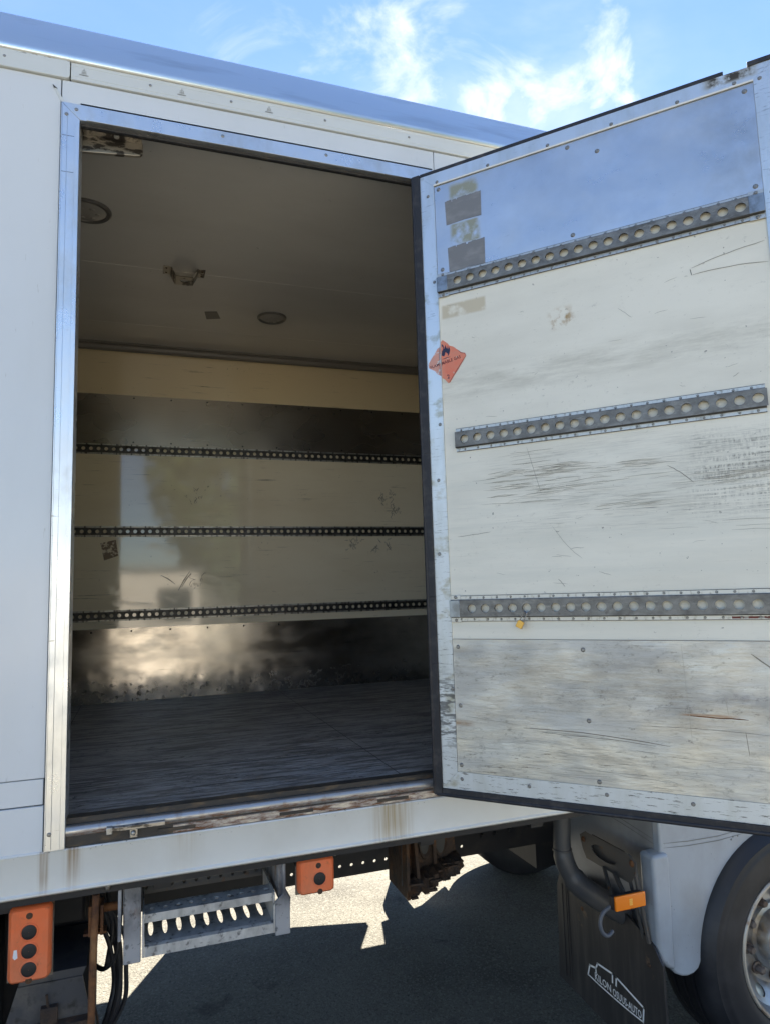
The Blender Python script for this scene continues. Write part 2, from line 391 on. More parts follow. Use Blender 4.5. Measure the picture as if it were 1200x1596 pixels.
a = Mat('rivet_metal', (0.27, 0.265, 0.25), 0.42, 0.7); M['rivet_metal'] = a.done()
a = Mat('screw_metal', (0.33, 0.32, 0.30), 0.4, 0.8); M['screw_metal'] = a.done()
a = Mat('dark_line', (0.05, 0.047, 0.042), 0.6); M['dark_line'] = a.done()
a = Mat('scratch_line', (0.22, 0.195, 0.155), 0.6); M['scratch_line'] = a.done()
a = Mat('scratch_faint', (0.38, 0.365, 0.31), 0.6); M['scratch_faint'] = a.done()
a = Mat('sticker_rest', (0.24, 0.17, 0.11), 0.6)
a.over((0.72, 0.62, 0.46), a.noise((1, 1, 1), 42, 0.52, 0.56, 6)); M['sticker_rest'] = a.done()
a = Mat('seam_line', (0.16, 0.16, 0.15), 0.6); M['seam_line'] = a.done()
a = Mat('mark_grey', (0.34, 0.34, 0.32), 0.6); M['mark_grey'] = a.done()
a = Mat('white_bead', (0.78, 0.76, 0.70), 0.35); M['white_bead'] = a.done()
a = Mat('grey_tape', (0.20, 0.20, 0.205), 0.5)
a.over((0.27, 0.27, 0.27), a.noise((1, 1, 2), 12, 0.5, 0.7))
a.over((0.55, 0.56, 0.58), a.mul(a.noise((80, 1, 7), 1.6, 0.69, 0.72, 4), 0.8))
M['grey_tape'] = a.done()
a = Mat('cap_zinc', (0.30, 0.33, 0.36), 0.38, 0.9)
a.over((0.2, 0.21, 0.22), a.noise((1, 1, 1), 20, 0.45, 0.6)); M['cap_zinc'] = a.done()
a = Mat('placard_orange', (0.80, 0.21, 0.12), 0.5)
a.over((0.74, 0.27, 0.17), a.noise((1, 1, 1), 22, 0.4, 0.65))
a.over((0.60, 0.55, 0.45), a.mul(a.noise((1, 1, 1), 60, 0.62, 0.66), 0.7)); M['placard_orange'] = a.done()
a = Mat('placard_faded', (0.68, 0.33, 0.26), 0.5)
a.over((0.66, 0.68, 0.68), a.noise((1, 1, 1), 40, 0.52, 0.57, 6)); M['placard_faded'] = a.done()
a = Mat('placard_edge', (0.45, 0.10, 0.07), 0.5); M['placard_edge'] = a.done()
a = Mat('ink_blue', (0.016, 0.02, 0.06), 0.5); M['ink_blue'] = a.done()
a = Mat('ink_red', (0.16, 0.02, 0.02), 0.5); M['ink_red'] = a.done()
a = Mat('brass', (0.62, 0.38, 0.10), 0.35, 0.85); M['brass'] = a.done()
a = Mat('chrome', (0.30, 0.32, 0.36), 0.25, 1.0); M['chrome'] = a.done()
# underside
a = Mat('chassis_black', (0.018, 0.017, 0.018), 0.6)
a.over((0.045, 0.036, 0.03), a.noise((1, 1, 1), 7, 0.5, 0.72)); M['chassis_black'] = a.done()
a = Mat('chassis_paint', (0.05, 0.052, 0.058), 0.45)
a.over((0.11, 0.10, 0.09), a.noise((1, 1, 1), 9, 0.48, 0.7))
a.over((0.02, 0.02, 0.02), a.noise((1, 1, 1), 30, 0.55, 0.7)); M['chassis_paint'] = a.done()
a = Mat('rust', (0.20, 0.085, 0.03), 0.85)
a.over((0.08, 0.035, 0.018), a.noise((1, 1, 1), 22, 0.42, 0.62, 7))
a.over((0.34, 0.19, 0.08), a.mul(a.noise((1, 1, 0.5), 14, 0.55, 0.7, 6), 0.8))
a.bump(a.noise((1, 1, 1), 60, 0.3, 0.7), 0.5, 0.004); M['rust'] = a.done()
a = Mat('rust_dark', (0.060, 0.036, 0.022), 0.85)
a.over((0.16, 0.07, 0.025), a.noise((1, 1, 0.6), 13, 0.52, 0.68, 7))
a.over((0.025, 0.02, 0.018), a.noise((1, 1, 1), 9, 0.5, 0.65, 5, off=(3, 3, 3)))
a.bump(a.noise((1, 1, 1), 45, 0.3, 0.7), 0.6, 0.006); M['rust_dark'] = a.done()
a = Mat('sill_steel', (0.56, 0.54, 0.51), 0.33, 0.85)
rs = a.mul(a.noise((2.5, 6, 14), 6, 0.42, 0.60, 10, 0.75), a.mx(a.ramp(2, 1.313, 1.302), a.mul(a.ramp(0, 0.3, 1.0), 0.25)))
a.over((0.17, 0.07, 0.025), rs); a.rough(0.85, rs); a.metal(0.1, rs)
a.over((0.30, 0.17, 0.09), a.mul(a.noise((3, 2, 2), 8, 0.55, 0.7), 0.5)); M['sill_steel'] = a.done()
a = Mat('sill_dark', (0.05, 0.047, 0.045), 0.5, 0.4)
a.over((0.12, 0.09, 0.06), a.noise((2, 1, 6), 8, 0.5, 0.68)); M['sill_dark'] = a.done()
a = Mat('step_alu', (0.56, 0.545, 0.51), 0.6, 0.25)
a.over((0.36, 0.345, 0.32), a.noise((2, 1, 1), 12, 0.42, 0.66, 7))
a.over((0.07, 0.065, 0.06), a.mul(a.noise((1, 1, 1), 48, 0.56, 0.66, 5), 0.75)); M['step_alu'] = a.done()
a = Mat('bracket_paint', (0.38, 0.38, 0.39), 0.55, 0.2)
a.over((0.07, 0.072, 0.08), a.mul(a.noise((1, 1, 0.6), 6, 0.42, 0.62, 6), a.ramp(2, 0.92, 1.02)))
a.over((0.05, 0.05, 0.05), a.mul(a.noise((1, 1, 1), 42, 0.58, 0.66, 5), 0.7))
a.over((0.18, 0.08, 0.03), a.mul(a.noise((1, 1, 0.4), 14, 0.55, 0.66), a.ramp(2, 1.0, 1.06))); M['bracket_paint'] = a.done()
a = Mat('orange_rubber', (0.86, 0.17, 0.05), 0.42)
a.over((0.78, 0.21, 0.09), a.noise((1, 1, 1), 7, 0.42, 0.66)); 
a.over((0.36, 0.12, 0.05), a.mul(a.noise((1, 1, 1), 30, 0.60, 0.70, 7), 0.6))
a.over((0.42, 0.15, 0.07), a.mul(a.noise((1.5, 1, 0.6), 9, 0.50, 0.72, 8, 0.7, off=(2, 0, 3)), 0.55)); M['orange_rubber'] = a.done()
a = Mat('button_black', (0.015, 0.014, 0.014), 0.55); M['button_black'] = a.done()
a = Mat('box_plate', (0.20, 0.18, 0.15), 0.55, 0.5)
a.over((0.10, 0.06, 0.035), a.noise((1, 1, 1), 25, 0.5, 0.64)); M['box_plate'] = a.done()
a = Mat('sticker_white', (0.78, 0.78, 0.78), 0.4); M['sticker_white'] = a.done()
a = Mat('cab_paint', (0.36, 0.40, 0.45), 0.24, coat=0.3)
a.over((0.29, 0.31, 0.33), a.noise((1, 1, 0.7), 4, 0.42, 0.7))
a.over((0.08, 0.08, 0.08), a.mul(a.noise((1, 1, 1), 90, 0.70, 0.75, 3), 0.7)); M['cab_paint'] = a.done()
a = Mat('fender_grey', (0.36, 0.36, 0.36), 0.42)
a.over((0.25, 0.245, 0.24), a.noise((1, 1, 1), 5, 0.42, 0.68)); M['fender_grey'] = a.done()
a = Mat('arch_plastic', (0.085, 0.085, 0.09), 0.5)
a.over((0.14, 0.13, 0.12), a.noise((1, 1, 1), 6, 0.45, 0.68)); M['arch_plastic'] = a.done()
a = Mat('pipe_plastic', (0.06, 0.06, 0.062), 0.42)
a.over((0.10, 0.095, 0.09), a.noise((1, 1, 0.4), 8, 0.45, 0.7)); M['pipe_plastic'] = a.done()
a = Mat('bracket_steel', (0.11, 0.105, 0.10), 0.5, 0.5)
a.over((0.16, 0.09, 0.05), a.noise((1, 1, 1), 24, 0.6, 0.7)); M['bracket_steel'] = a.done()
a = Mat('amber_lens', (0.95, 0.24, 0.01), 0.2, coat=0.5); M['amber_lens'] = a.done()
a = Mat('amber_core', (1.0, 0.55, 0.10), 0.25); M['amber_core'] = a.done()
a = Mat('hose_grey', (0.10, 0.11, 0.13), 0.45); M['hose_grey'] = a.done()
a = Mat('tyre_rubber', (0.013, 0.014, 0.018), 0.5)
a.over((0.036, 0.036, 0.040), a.noise((1, 1, 1), 6, 0.48, 0.72, 6)); M['tyre_rubber'] = a.done()
a = Mat('rim_steel', (0.42, 0.44, 0.46), 0.32, 0.7)
a.over((0.28, 0.22, 0.15), a.noise((1, 1, 1), 7, 0.45, 0.68, 6)); M['rim_steel'] = a.done()
a = Mat('rim_lip', (0.55, 0.50, 0.42), 0.4, 0.4)
a.over((0.30, 0.15, 0.06), a.noise((1, 1, 1), 14, 0.55, 0.68)); M['rim_lip'] = a.done()
a = Mat('hub_rust', (0.20, 0.17, 0.15), 0.6, 0.4)
a.over((0.11, 0.07, 0.05), a.noise((1, 1, 1), 20, 0.45, 0.62)); M['hub_rust'] = a.done()
a = Mat('white_ink', (0.80, 0.80, 0.80), 0.5); M['white_ink'] = a.done()
a = Mat('lamp_lens', (0.36, 0.34, 0.31), 0.25); M['lamp_lens'] = a.done()
a = Mat('lamp_rim', (0.17, 0.16, 0.15), 0.35, 0.3); M['lamp_rim'] = a.done()
a = Mat('worn_plate', (0.48, 0.44, 0.38), 0.4, 0.8)
a.over((0.10, 0.09, 0.08), a.noise((2, 1, 6), 9, 0.5, 0.58, 6)); M['worn_plate'] = a.done()
a = Mat('window_glass', (0.03, 0.04, 0.05), 0.06, spec=0.8); M['window_glass'] = a.done()
# asphalt
a = Mat('asphalt', (0.168, 0.158, 0.131), 0.95, spec=0.10)
a.over((0.105, 0.098, 0.082), a.noise((1, 1, 1), 1.3, 0.40, 0.66, 7, 0.65))
a.over((0.23, 0.22, 0.185), a.mul(a.noise((1, 1, 1), 120, 0.55, 0.9, kind='cells'), 0.75))
a.over((0.030, 0.028, 0.026), a.mul(a.noise((1, 1, 1), 55, 0.53, 0.66, 6, 0.75, off=(2, 2, 0)), 0.75))
a.over((0.05, 0.046, 0.042), a.mul(a.noise((1, 1, 1), 2.6, 0.60, 0.68, 7, 0.7, off=(6, 1, 0)), 0.6))
a.bump(a.noise((1, 1, 1), 110, 0.0, 0.6, kind='voronoi'), 0.7, 0.005)
a.bump(a.noise((1, 1, 1), 40, 0.2, 0.8, 6, 0.7), 0.5, 0.006)
M['asphalt'] = a.done()
a = Mat('facade', (0.80, 0.72, 0.60), 0.8); a.over((0.72, 0.64, 0.52), a.noise((1, 1, 1), 1, 0.4, 0.7)); M['facade'] = a.done()
a = Mat('bark', (0.10, 0.075, 0.05), 0.9); M['bark'] = a.done()
a = Mat('leaf_green', (0.055, 0.085, 0.028), 0.7); a.over((0.09, 0.115, 0.04), a.noise((1, 1, 1), 1.3, 0.4, 0.6)); M['leaf_green'] = a.done()

# ------------------------------------------------------------------ mesh helpers
class MB:
    def __init__(s): s.v, s.f, s.mi, s.sm = [], [], [], []
    def add(s, vs, fs, mi=0, smooth=False):
        o = len(s.v); s.v += [tuple(p) for p in vs]
        for f in fs:
            s.f.append([i+o for i in f]); s.mi.append(mi); s.sm.append(smooth)
        return s
    def box(s, x0, x1, y0, y1, z0, z1, mi=0):
        v = [(x, y, z) for z in (z0, z1) for y in (y0, y1) for x in (x0, x1)]
        return s.add(v, [(0, 2, 3, 1), (4, 5, 7, 6), (0, 1, 5, 4), (2, 6, 7, 3), (0, 4, 6, 2), (1, 3, 7, 5)], mi)
    def prism(s, pts, fa, fb, mi=0, smooth=False):
        """polygon pts swept between the two mappings fa(p), fb(p)"""
        n = len(pts)
        v = [fa(p) for p in pts] + [fb(p) for p in pts]
        s.add(v, [list(range(n))[::-1], list(range(n, 2*n))], mi)
        return s.add(v, [(i, (i+1) % n, n+(i+1) % n, n+i) for i in range(n)], mi, smooth)
    def xprism(s, pts, x0, x1, mi=0, smooth=False):   # pts (y,z)
        return s.prism(pts, lambda p: (x0, p[0], p[1]), lambda p: (x1, p[0], p[1]), mi, smooth)
    def yprism(s, pts, y0, y1, mi=0, smooth=False):   # pts (x,z)
        return s.prism(pts, lambda p: (p[0], y0, p[1]), lambda p: (p[0], y1, p[1]), mi, smooth)
    def tube(s, path, r, n=10, mi=0, cap=True):
        path = [Vector(p) for p in path]
        rr = r if isinstance(r, (list, tuple)) else [r]*len(path)
        rings = []; ref = None
        for i, p in enumerate(path):
            d = (path[min(i+1, len(path)-1)] - path[max(i-1, 0)]).normalized()
            if ref is None:
                ref = d.orthogonal().normalized()
            ref = (ref - d*ref.dot(d)).normalized()
            b = d.cross(ref)
            rings.append([p + (ref*math.cos(2*PI*k/n) + b*math.sin(2*PI*k/n))*rr[i] for k in range(n)])
        v = [q for ring in rings for q in ring]
        f = [(i*n+k, i*n+(k+1) % n, (i+1)*n+(k+1) % n, (i+1)*n+k) for i in range(len(path)-1) for k in range(n)]
        s.add(v, f, mi, True)
        if cap:
            s.add(rings[0], [list(range(n))[::-1]], mi); s.add(rings[-1], [list(range(n))], mi)
        return s
    def lathe(s, prof, fn, n=48, mi=0, closed=False):
        """prof: list of (radius, depth); fn(radius, angle, depth) -> point"""
        v = [fn(r, 2*PI*k/n, d) for r, d in prof for k in range(n)]
        m = len(prof)
        f = [(i*n+k, i*n+(k+1) % n, ((i+1) % m)*n+(k+1) % n, ((i+1) % m)*n+k) for i in range(m if closed else m-1) for k in range(n)]
        return s.add(v, f, mi, True)
    def holed(s, u0, u1, v0, v1, cu, cv, ru, rv, fn, mi=0, n=16, depth_fn=None, mi2=None):
        """a rectangular cell with an elliptical hole; depth_fn gives the hole a wall"""
        out, inn, edge = [], [], []
        for k in range(n):
            t = 2*PI*(k+0.5)/n
            c, q = math.cos(t), math.sin(t)
            inn.append((cu+ru*c, cv+rv*q))
            hu = (u1-cu) if c > 0 else (cu-u0)
            hv = (v1-cv) if q > 0 else (cv-v0)
            du, dv = c*ru, q*rv
            ku = hu/abs(du) if abs(du) > 1e-9 else 1e9
            kv = hv/abs(dv) if abs(dv) > 1e-9 else 1e9
            k1 = min(ku, kv)
            out.append((cu+du*k1, cv+dv*k1))
            edge.append(('u', c > 0) if ku < kv else ('v', q > 0))
        vs = [fn(*p) for p in out] + [fn(*p) for p in inn]
        s.add(vs, [(k, (k+1) % n, n+(k+1) % n, n+k) for k in range(n)], mi)
        for k in range(n):      # close the corners of the cell
            a, b = edge[k], edge[(k+1) % n]
            if a != b and a[0] != b[0]:
                eu, ev = (a, b) if a[0] == 'u' else (b, a)
                cnr = (u1 if eu[1] else u0, v1 if ev[1] else v0)
                s.add([fn(*cnr), fn(*out[k]), fn(*out[(k+1) % n])], [(0, 1, 2)], mi)
        if depth_fn:
            vs = [fn(*p) for p in inn] + [depth_fn(*p) for p in inn]
            s.add(vs, [(k, (k+1) % n, n+(k+1) % n, n+k) for k in range(n)], mi if mi2 is None else mi2, True)
        return s
    def dome(s, c, r, h, nrm=(0, -1, 0), n=8, mi=0):
        nrm = Vector(nrm).normalized(); t = nrm.orthogonal().normalized(); b = nrm.cross(t); c = Vector(c)
        v = [c + (t*math.cos(2*PI*k/n)+b*math.sin(2*PI*k/n))*r for k in range(n)]
        v += [c + (t*math.cos(2*PI*k/n)+b*math.sin(2*PI*k/n))*r*0.6 + nrm*h for k in range(n)]
        return s.add(v, [(k, (k+1) % n, n+(k+1) % n, n+k) for k in range(n)] + [list(range(n, 2*n))], mi, False)
    def ribbon(s, pts, w, fn, mi=0):
        """thin strip along 2-D points on a plane, fn(u,v)->point"""
        L = []
        for i, p in enumerate(pts):
            a, b = pts[max(i-1, 0)], pts[min(i+1, len(pts)-1)]
            dx, dy = b[0]-a[0], b[1]-a[1]; d = math.hypot(dx, dy) or 1
            ww = w*(0.35 if i in (0, len(pts)-1) else 1)
            L.append((p[0]-dy/d*ww/2, p[1]+dx/d*ww/2)); L.append((p[0]+dy/d*ww/2, p[1]-dx/d*ww/2))
        return s.add([fn(*q) for q in L], [(2*i, 2*i+1, 2*i+3, 2*i+2) for i in range(len(pts)-1)], mi)
    def outline(s, pts, w, fn, mi=0):    # constant-width mitre-less strokes
        for a, b in zip(pts[:-1], pts[1:]):
            dx, dy = b[0]-a[0], b[1]-a[1]; d = math.hypot(dx, dy) or 1
            nx, ny = -dy/d*w/2, dx/d*w/2; ex, ey = dx/d*w/2, dy/d*w/2
            q = [(a[0]+nx-ex, a[1]+ny-ey), (b[0]+nx+ex, b[1]+ny+ey), (b[0]-nx+ex, b[1]-ny+ey), (a[0]-nx-ex, a[1]-ny-ey)]
            s.add([fn(*p) for p in q], [(0, 1, 2, 3)], mi)
        return s
    def build(s, name, mats, parent=None, bevel=0.0, seg=2, label=None, recalc=True):
        me = bpy.data.meshes.new(name)
        me.from_pydata(s.v, [], s.f)
        for m in (mats if isinstance(mats, (list, tuple)) else [mats]):
            me.materials.append(M[m])
        for p, mi, sm in zip(me.polygons, s.mi, s.sm):
            p.material_index = mi; p.use_smooth = sm
        bm = bmesh.new(); bm.from_mesh(me)
        bmesh.ops.remove_doubles(bm, verts=bm.verts, dist=1e-5)
        if recalc: bmesh.ops.recalc_face_normals(bm, faces=bm.faces)
        bm.to_mesh(me); bm.free()
        me.set_sharp_from_angle(angle=R(38))
        o = bpy.data.objects.new(name, me)
        scene.collection.objects.link(o)
        if parent: o.parent = parent
        if label: o['label'] = label
        if bevel:
            bv = o.modifiers.new('bevel', 'BEVEL'); bv.width = bevel; bv.segments = seg
            bv.limit_method = 'ANGLE'; bv.angle_limit = R(35)
        return o

def thing(name, label, cat, loc=(0, 0, 0), group=None):
    o = bpy.data.objects.new(name, None)
    scene.collection.objects.link(o)
    o.location = loc
    o['label'] = label; o['category'] = cat
    if group: o['group'] = group
    return o

def smooth_path(pts, k=6):
    out = []
    P = [Vector(p) for p in pts]
    for i in range(len(P)-1):
        p0, p1, p2, p3 = P[max(i-1, 0)], P[i], P[i+1], P[min(i+2, len(P)-1)]
        for j in range(k):
            t = j/k
            out.append(0.5*((2*p1)+(-p0+p2)*t+(2*p0-5*p1+4*p2-p3)*t*t+(-p0+3*p1-3*p2+p3)*t**3))
    out.append(P[-1]); return out

def text_faces(body, size, spacing=1.0):
    """letter outlines as flat triangles: list of (verts2d, faces), plus width"""
    cu = bpy.data.curves.new('lettering', 'FONT')
    cu.body = body; cu.size = size; cu.space_character = spacing; cu.resolution_u = 2; cu.offset = 0.012*size/0.03*0.06 if False else size*0.012
    o = bpy.data.objects.new('lettering', cu)
    scene.collection.objects.link(o)
    dg = bpy.context.evaluated_depsgraph_get(); dg.update()
    me = o.evaluated_get(dg).to_mesh()
    vs = [(v.co.x, v.co.y) for v in me.vertices]
    fs = [list(p.vertices) for p in me.polygons]
    o.evaluated_get(dg).to_mesh_clear()
    bpy.data.objects.remove(o); bpy.data.curves.remove(cu)
    w = max(v[0] for v in vs)
    return vs, fs, w

# ------------------------------------------------------------------ ground
g = MB()
g.add([(-250, -250, 0), (250, -250, 0), (250, 250, 0), (-250, 250, 0)], [(0, 1, 2, 3)])
ground = g.build('ground', 'asphalt')
ground['kind'] = 'structure'

# ------------------------------------------------------------------ truck
truck = thing('box_truck', 'white box truck with its side door standing open to an empty cargo hold', 'truck', (0, 0, 0))

OX0, OX1, OZ0, OZ1 = -0.206, 1.045, 1.264, 3.532     # clear opening
FX0, FZ1 = -0.262, 3.586                              # frame outer edge
BX0, BX1 = -5.0, 2.10                                 # box ends
ROOF = 3.855

# side wall around the opening
b = MB()
b.box(BX0, FX0-0.003, 0.0, 0.07, 1.4665, 3.672)            # big left panel
b.box(BX0, FX0-0.006, 0.001, 0.07, 1.3925, 1.4645)         # ribbed strip
b.box(BX0, FX0-0.004, -0.002, 0.07, 1.252, 1.3895)         # lower board
b.box(-0.262, 1.052, 0.0, 0.07, FZ1-0.003, 3.672)          # above the opening
b.box(1.0545, BX1, 0.0, 0.07, FZ1-0.003, 3.672)
b.box(1.105, BX1, 0.0, 0.07, 1.264, FZ1-0.0035)
b.box(BX0, BX1, 0.012, 0.068, 3.60, 3.73, 1)               # dark behind the seams
b.box(BX0, FX0-0.004, 0.012, 0.066, 1.20, 1.6, 1)
b.box(FX0-0.03, FX0, 0.008, 0.065, 1.27, 3.6, 1)
side_wall = b.build('side_wall', ['white_side', 'dark_line'], truck, bevel=0.0015, seg=1)
# torn sealant at the upper corner of the frame
b = MB()
b.yprism([(-0.287, 3.640), (-0.279, 3.637), (-0.252, 3.590), (-0.262, 3.590)], -0.004, 0.001)
b.yprism([(-0.290, 3.646), (-0.286, 3.636), (-0.276, 3.634), (-0.284, 3.641)], -0.006, 0.001, 1)
b.build('corner_sealant', ['trim_strip', 'dark_line'], side_wall)
# far side, roof, ends of the box
b = MB()
b.box(BX0, BX1, 2.45, 2.50, 1.14, 3.80)
b.box(BX0, BX0+0.06, 0.07, 2.45, 1.30, 3.80)
b.box(BX1-0.06, BX1, 0.07, 2.45, 1.30, 3.80)
b.box(-1.75, -1.69, 0.071, 2.44, 1.31, 3.66)  # unseen partition added to shorten the hold, so bounced light brightens it
b.build('box_shell', 'white_side', truck)
b = MB()
b.box(BX0, BX1, 0.07, 2.50, 3.79, ROOF)
b.build('roof', 'white_side', truck)
# rolled aluminium cornice
prof = [(0.069, 3.738), (-0.014, 3.738), (-0.017, 3.746), (-0.0155, 3.758), (0.014, 3.874), (0.0165, 3.879), (0.034, 3.880), (0.10, 3.884), (0.10, 3.86), (0.069, 3.79)]
b = MB(); b.xprism(prof, BX0, BX1+0.02, 0, True)
cornice = b.build('roof_cornice', 'cornice_alu', truck)
# white trim strip with maker's stamps and screws
b = MB()
b.box(-0.2365, BX1, -0.007, 0.03, 3.675, 3.7345)
pts = [(BX0, 3.674), (-0.250, 3.674), (-0.242, 3.678), (-0.2395, 3.686), (-0.2395, 3.7355), (BX0, 3.7355)]
b.yprism(pts, -0.010, 0.03)
b.box(BX0, BX1, -0.0115, 0.02, 3.7358, 3.7395, 2)
for z in (3.686, 3.722):
    b.box(-0.2365, BX1, -0.0082, -0.006, z, z+0.0035, 0)
for x in (-0.43, -0.02+0.03, 0.28, 0.62, 0.95, 1.3):
    b.dome((x, -0.008 if x > -0.24 else -0.010, 3.708), 0.005, 0.002, mi=1)
def stamp(x, z):      # small crowned-mark stamp with a line of tiny letters under it
    f = lambda u, v: (x+u*0.85, -0.0076, z+v*0.85)
    b.outline([(-0.009, 0.0), (0.009, 0.0)], 0.0018, f, 3)
    b.outline([(-0.007, 0.005), (0.007, 0.005)], 0.0018, f, 3)
    b.outline([(-0.006, 0.0), (-0.007, 0.010), (0, 0.014), (0.007, 0.010), (0.006, 0.0)], 0.0014, f, 3)
    b.outline([(0, 0.0), (0, 0.020)], 0.0018, f, 3)
    for k in range(7):
        b.outline([(-0.015+k*0.0045, -0.007), (-0.0125+k*0.0045, -0.007)], 0.004, f, 3)
for x in (-0.197, 0.113, 0.414): stamp(x, 3.702)
b.build('trim_strip', ['trim_strip', 'screw_metal', 'white_bead', 'mark_grey'], truck, bevel=0.0012, seg=1)
# bottom rail
b = MB()
b.xprism([(0.05, 1.140), (-0.002, 1.140), (-0.010, 1.146), (-0.010, 1.151), (-0.005, 1.156), (-0.005, 1.2545), (-0.008, 1.2585), (-0.005, 1.2625), (0.012, 1.2625), (0.05, 1.2535)], BX0, BX1)
b.xprism([(0.045, 1.118), (0.012, 1.118), (0.012, 1.139), (0.045, 1.139)], BX0, BX1, 1)
b.dome((-0.09, 0.004, 1.138), 0.010, 0.010, (0, -0.5, -0.8), mi=2)
b.build('bottom_rail', ['bottom_rail', 'chassis_black', 'worn_plate'], truck)

# opening frame
b = MB()
def mitre(x0, z0, x1, z1, y0, y1, mi=0):
    pass
b.yprism([(FX0, OZ0), (OX0, OZ0), (OX0, OZ1), (FX0, FZ1)], -0.013, 0.02)
b.yprism([(FX0+0.0012, FZ1), (OX0+0.0012, OZ1), (OX1-0.0012, OZ1), (OX1+0.058, FZ1)], -0.013, 0.02)
b.yprism([(OX1, OZ0), (OX1+0.0595, OZ0), (OX1+0.0595, FZ1), (OX1, OZ1)], -0.013, 0.02)
b.box(OX0-0.014, OX0-0.0005, -0.017, -0.012, OZ0+0.004, OZ1-0.012)          # inner bead of the jamb
b.box(FX0+0.0005, FX0+0.004, -0.016, -0.012, OZ0+0.004, FZ1-0.012)
b.box(FX0+0.018, FX0+0.0195, -0.0145, -0.012, OZ0+0.004, FZ1-0.03)
b.box(OX0+0.02, OX1, -0.017, -0.012, OZ1+0.0005, OZ1+0.012)
for (x, z) in ((FX0+0.016, 3.545), (FX0+0.045, 3.567), (FX0+0.014, 1.31), (-0.05+0.3, 3.568), (0.62, 3.568)):
    b.dome((x, -0.013, z), 0.0065, 0.003, mi=1)
# splices of the jamb cover
for z in (3.47, 3.345):
    b.box(FX0+0.002, OX0-0.016, -0.0136, -0.012, z, z+0.002, 2)
b.box(OX0-0.056, OX0, 0.02, 0.085, OZ0, OZ1+0.05, 0)                          # reveals
b.box(OX1, OX1+0.05, 0.02, 0.085, OZ0, OZ1+0.05, 0)
fr = b.build('door_frame', ['alu_frame', 'screw_metal', 'dark_line'], truck, bevel=0.0012, seg=1)
b = MB()
b.box(OX0, OX1, 0.0, 0.034, OZ1+0.001, 3.60)
b.box(OX0, OX1, 0.034, 0.085, 3.575, 3.64)
b.tube([(OX0, 0.012, OZ1-0.001), (OX1, 0.012, OZ1-0.001)], 0.007, 8)
b.build('head_seal', 'gasket_rubber', fr)

# sill: tread edge, round worn bar, dark drain channel, latch keeper
b = MB()
b.box(OX0, OX1, 0.020, 0.062, 1.300, 1.339, 0)
b.box(OX0, OX1, -0.001, 0.060, 1.2645, 1.300, 0)
b.xprism([(0.02+0.017*math.cos(t)-0.01, 1.306+0.0165*math.sin(t)) for t in [R(k) for k in range(0, 360, 24)]], OX0, OX1, 1, True)
b.xprism([(-0.004, 1.2646), (0.0, 1.2646), (0.0, 1.2895), (-0.004, 1.2875)], OX0+0.30, OX1, 1)
for x in (0.05, 0.42, 0.75):
    b.box(x, x+0.11, -0.006, 0.0, 1.272, 1.282, 0)
b.build('door_sill', ['sill_dark', 'sill_steel'], truck)
b = MB()
b.box(-0.085, 0.07, -0.022, -0.006, 1.296, 1.309)
b.box(-0.095, -0.078, -0.026, -0.004, 1.291, 1.311, 1)
b.box(-0.03, -0.008, -0.014, -0.002, 1.270, 1.296)
b.dome((-0.02, -0.016, 1.285), 0.008, 0.006, mi=1)
b.build('latch_keeper', ['worn_plate', 'rail_edge'], truck, bevel=0.002)

# dark panels added inside the near and end walls to darken reflections in the steel
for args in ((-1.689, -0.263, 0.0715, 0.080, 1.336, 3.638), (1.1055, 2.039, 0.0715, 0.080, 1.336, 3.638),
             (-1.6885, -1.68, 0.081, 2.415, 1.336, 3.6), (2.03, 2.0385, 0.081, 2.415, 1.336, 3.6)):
    b = MB(); b.box(*args); b.build('added_dark_panel', 'added_panel_grey', truck)
# floor
b = MB()
b.box(BX0+0.06, BX1-0.06, 0.062, 2.43, 1.27, 1.335)
for y in (0.50, 1.12, 1.74):
    b.box(BX0+0.06, BX1-0.06, y, y+0.004, 1.33, 1.3354, 1)
for x in (-0.35, 0.86):
    b.box(x, x+0.003, 0.07, 2.41, 1.33, 1.3352, 1)
b.build('cargo_floor', ['ply_floor', 'dark_line'], truck)
b = MB()
b.box(BX0+0.02, BX1-0.02, 0.045, 2.46, 1.155, 1.262)
for k in range(16):
    x = -4.8 + k*0.44
    b.box(x, x+0.05, 0.05, 2.45, 1.09, 1.154)
b.build('floor_underside', 'chassis_black', truck)
# ceiling
CZ = 3.64
b = MB()
b.box(BX0+0.06, BX1-0.06, 0.085, 2.43, CZ, CZ+0.05)
b.box(BX0+0.06, BX1-0.06, 2.02, 2.0215, CZ-0.0012, CZ+0.01)
b.box(BX0+0.06, BX1-0.06, 1.235, 1.2375, CZ-0.0010, CZ+0.01)
ceil = b.build('hold_ceiling', 'ceiling_skin', truck)
def lamp(x, y, r):
    l = MB()
    f = lambda rr, t, d: (x+rr*math.cos(t), y+rr*math.sin(t), CZ-d)
    l.lathe([(r, 0.0), (r, 0.006), (r*0.93, 0.012), (r*0.80, 0.010), (r*0.78, 0.005)], f, 40)
    o = l.build('ceiling_lamp', 'lamp_rim', truck)
    l = MB()
    l.lathe([(r*0.79, 0.006), (r*0.55, 0.013), (r*0.25, 0.016), (0.001, 0.017)], f, 40)
    for k in range(6):
        t = k*PI/3
        l.dome((x+r*0.42*math.cos(t), y+r*0.42*math.sin(t), CZ-0.014), 0.012, 0.004, (0, 0, -1), 8)
    l.build('lens', 'lamp_lens', o)
lamp(-0.238, 0.75, 0.098)
lamp(0.725, 1.705, 0.088)
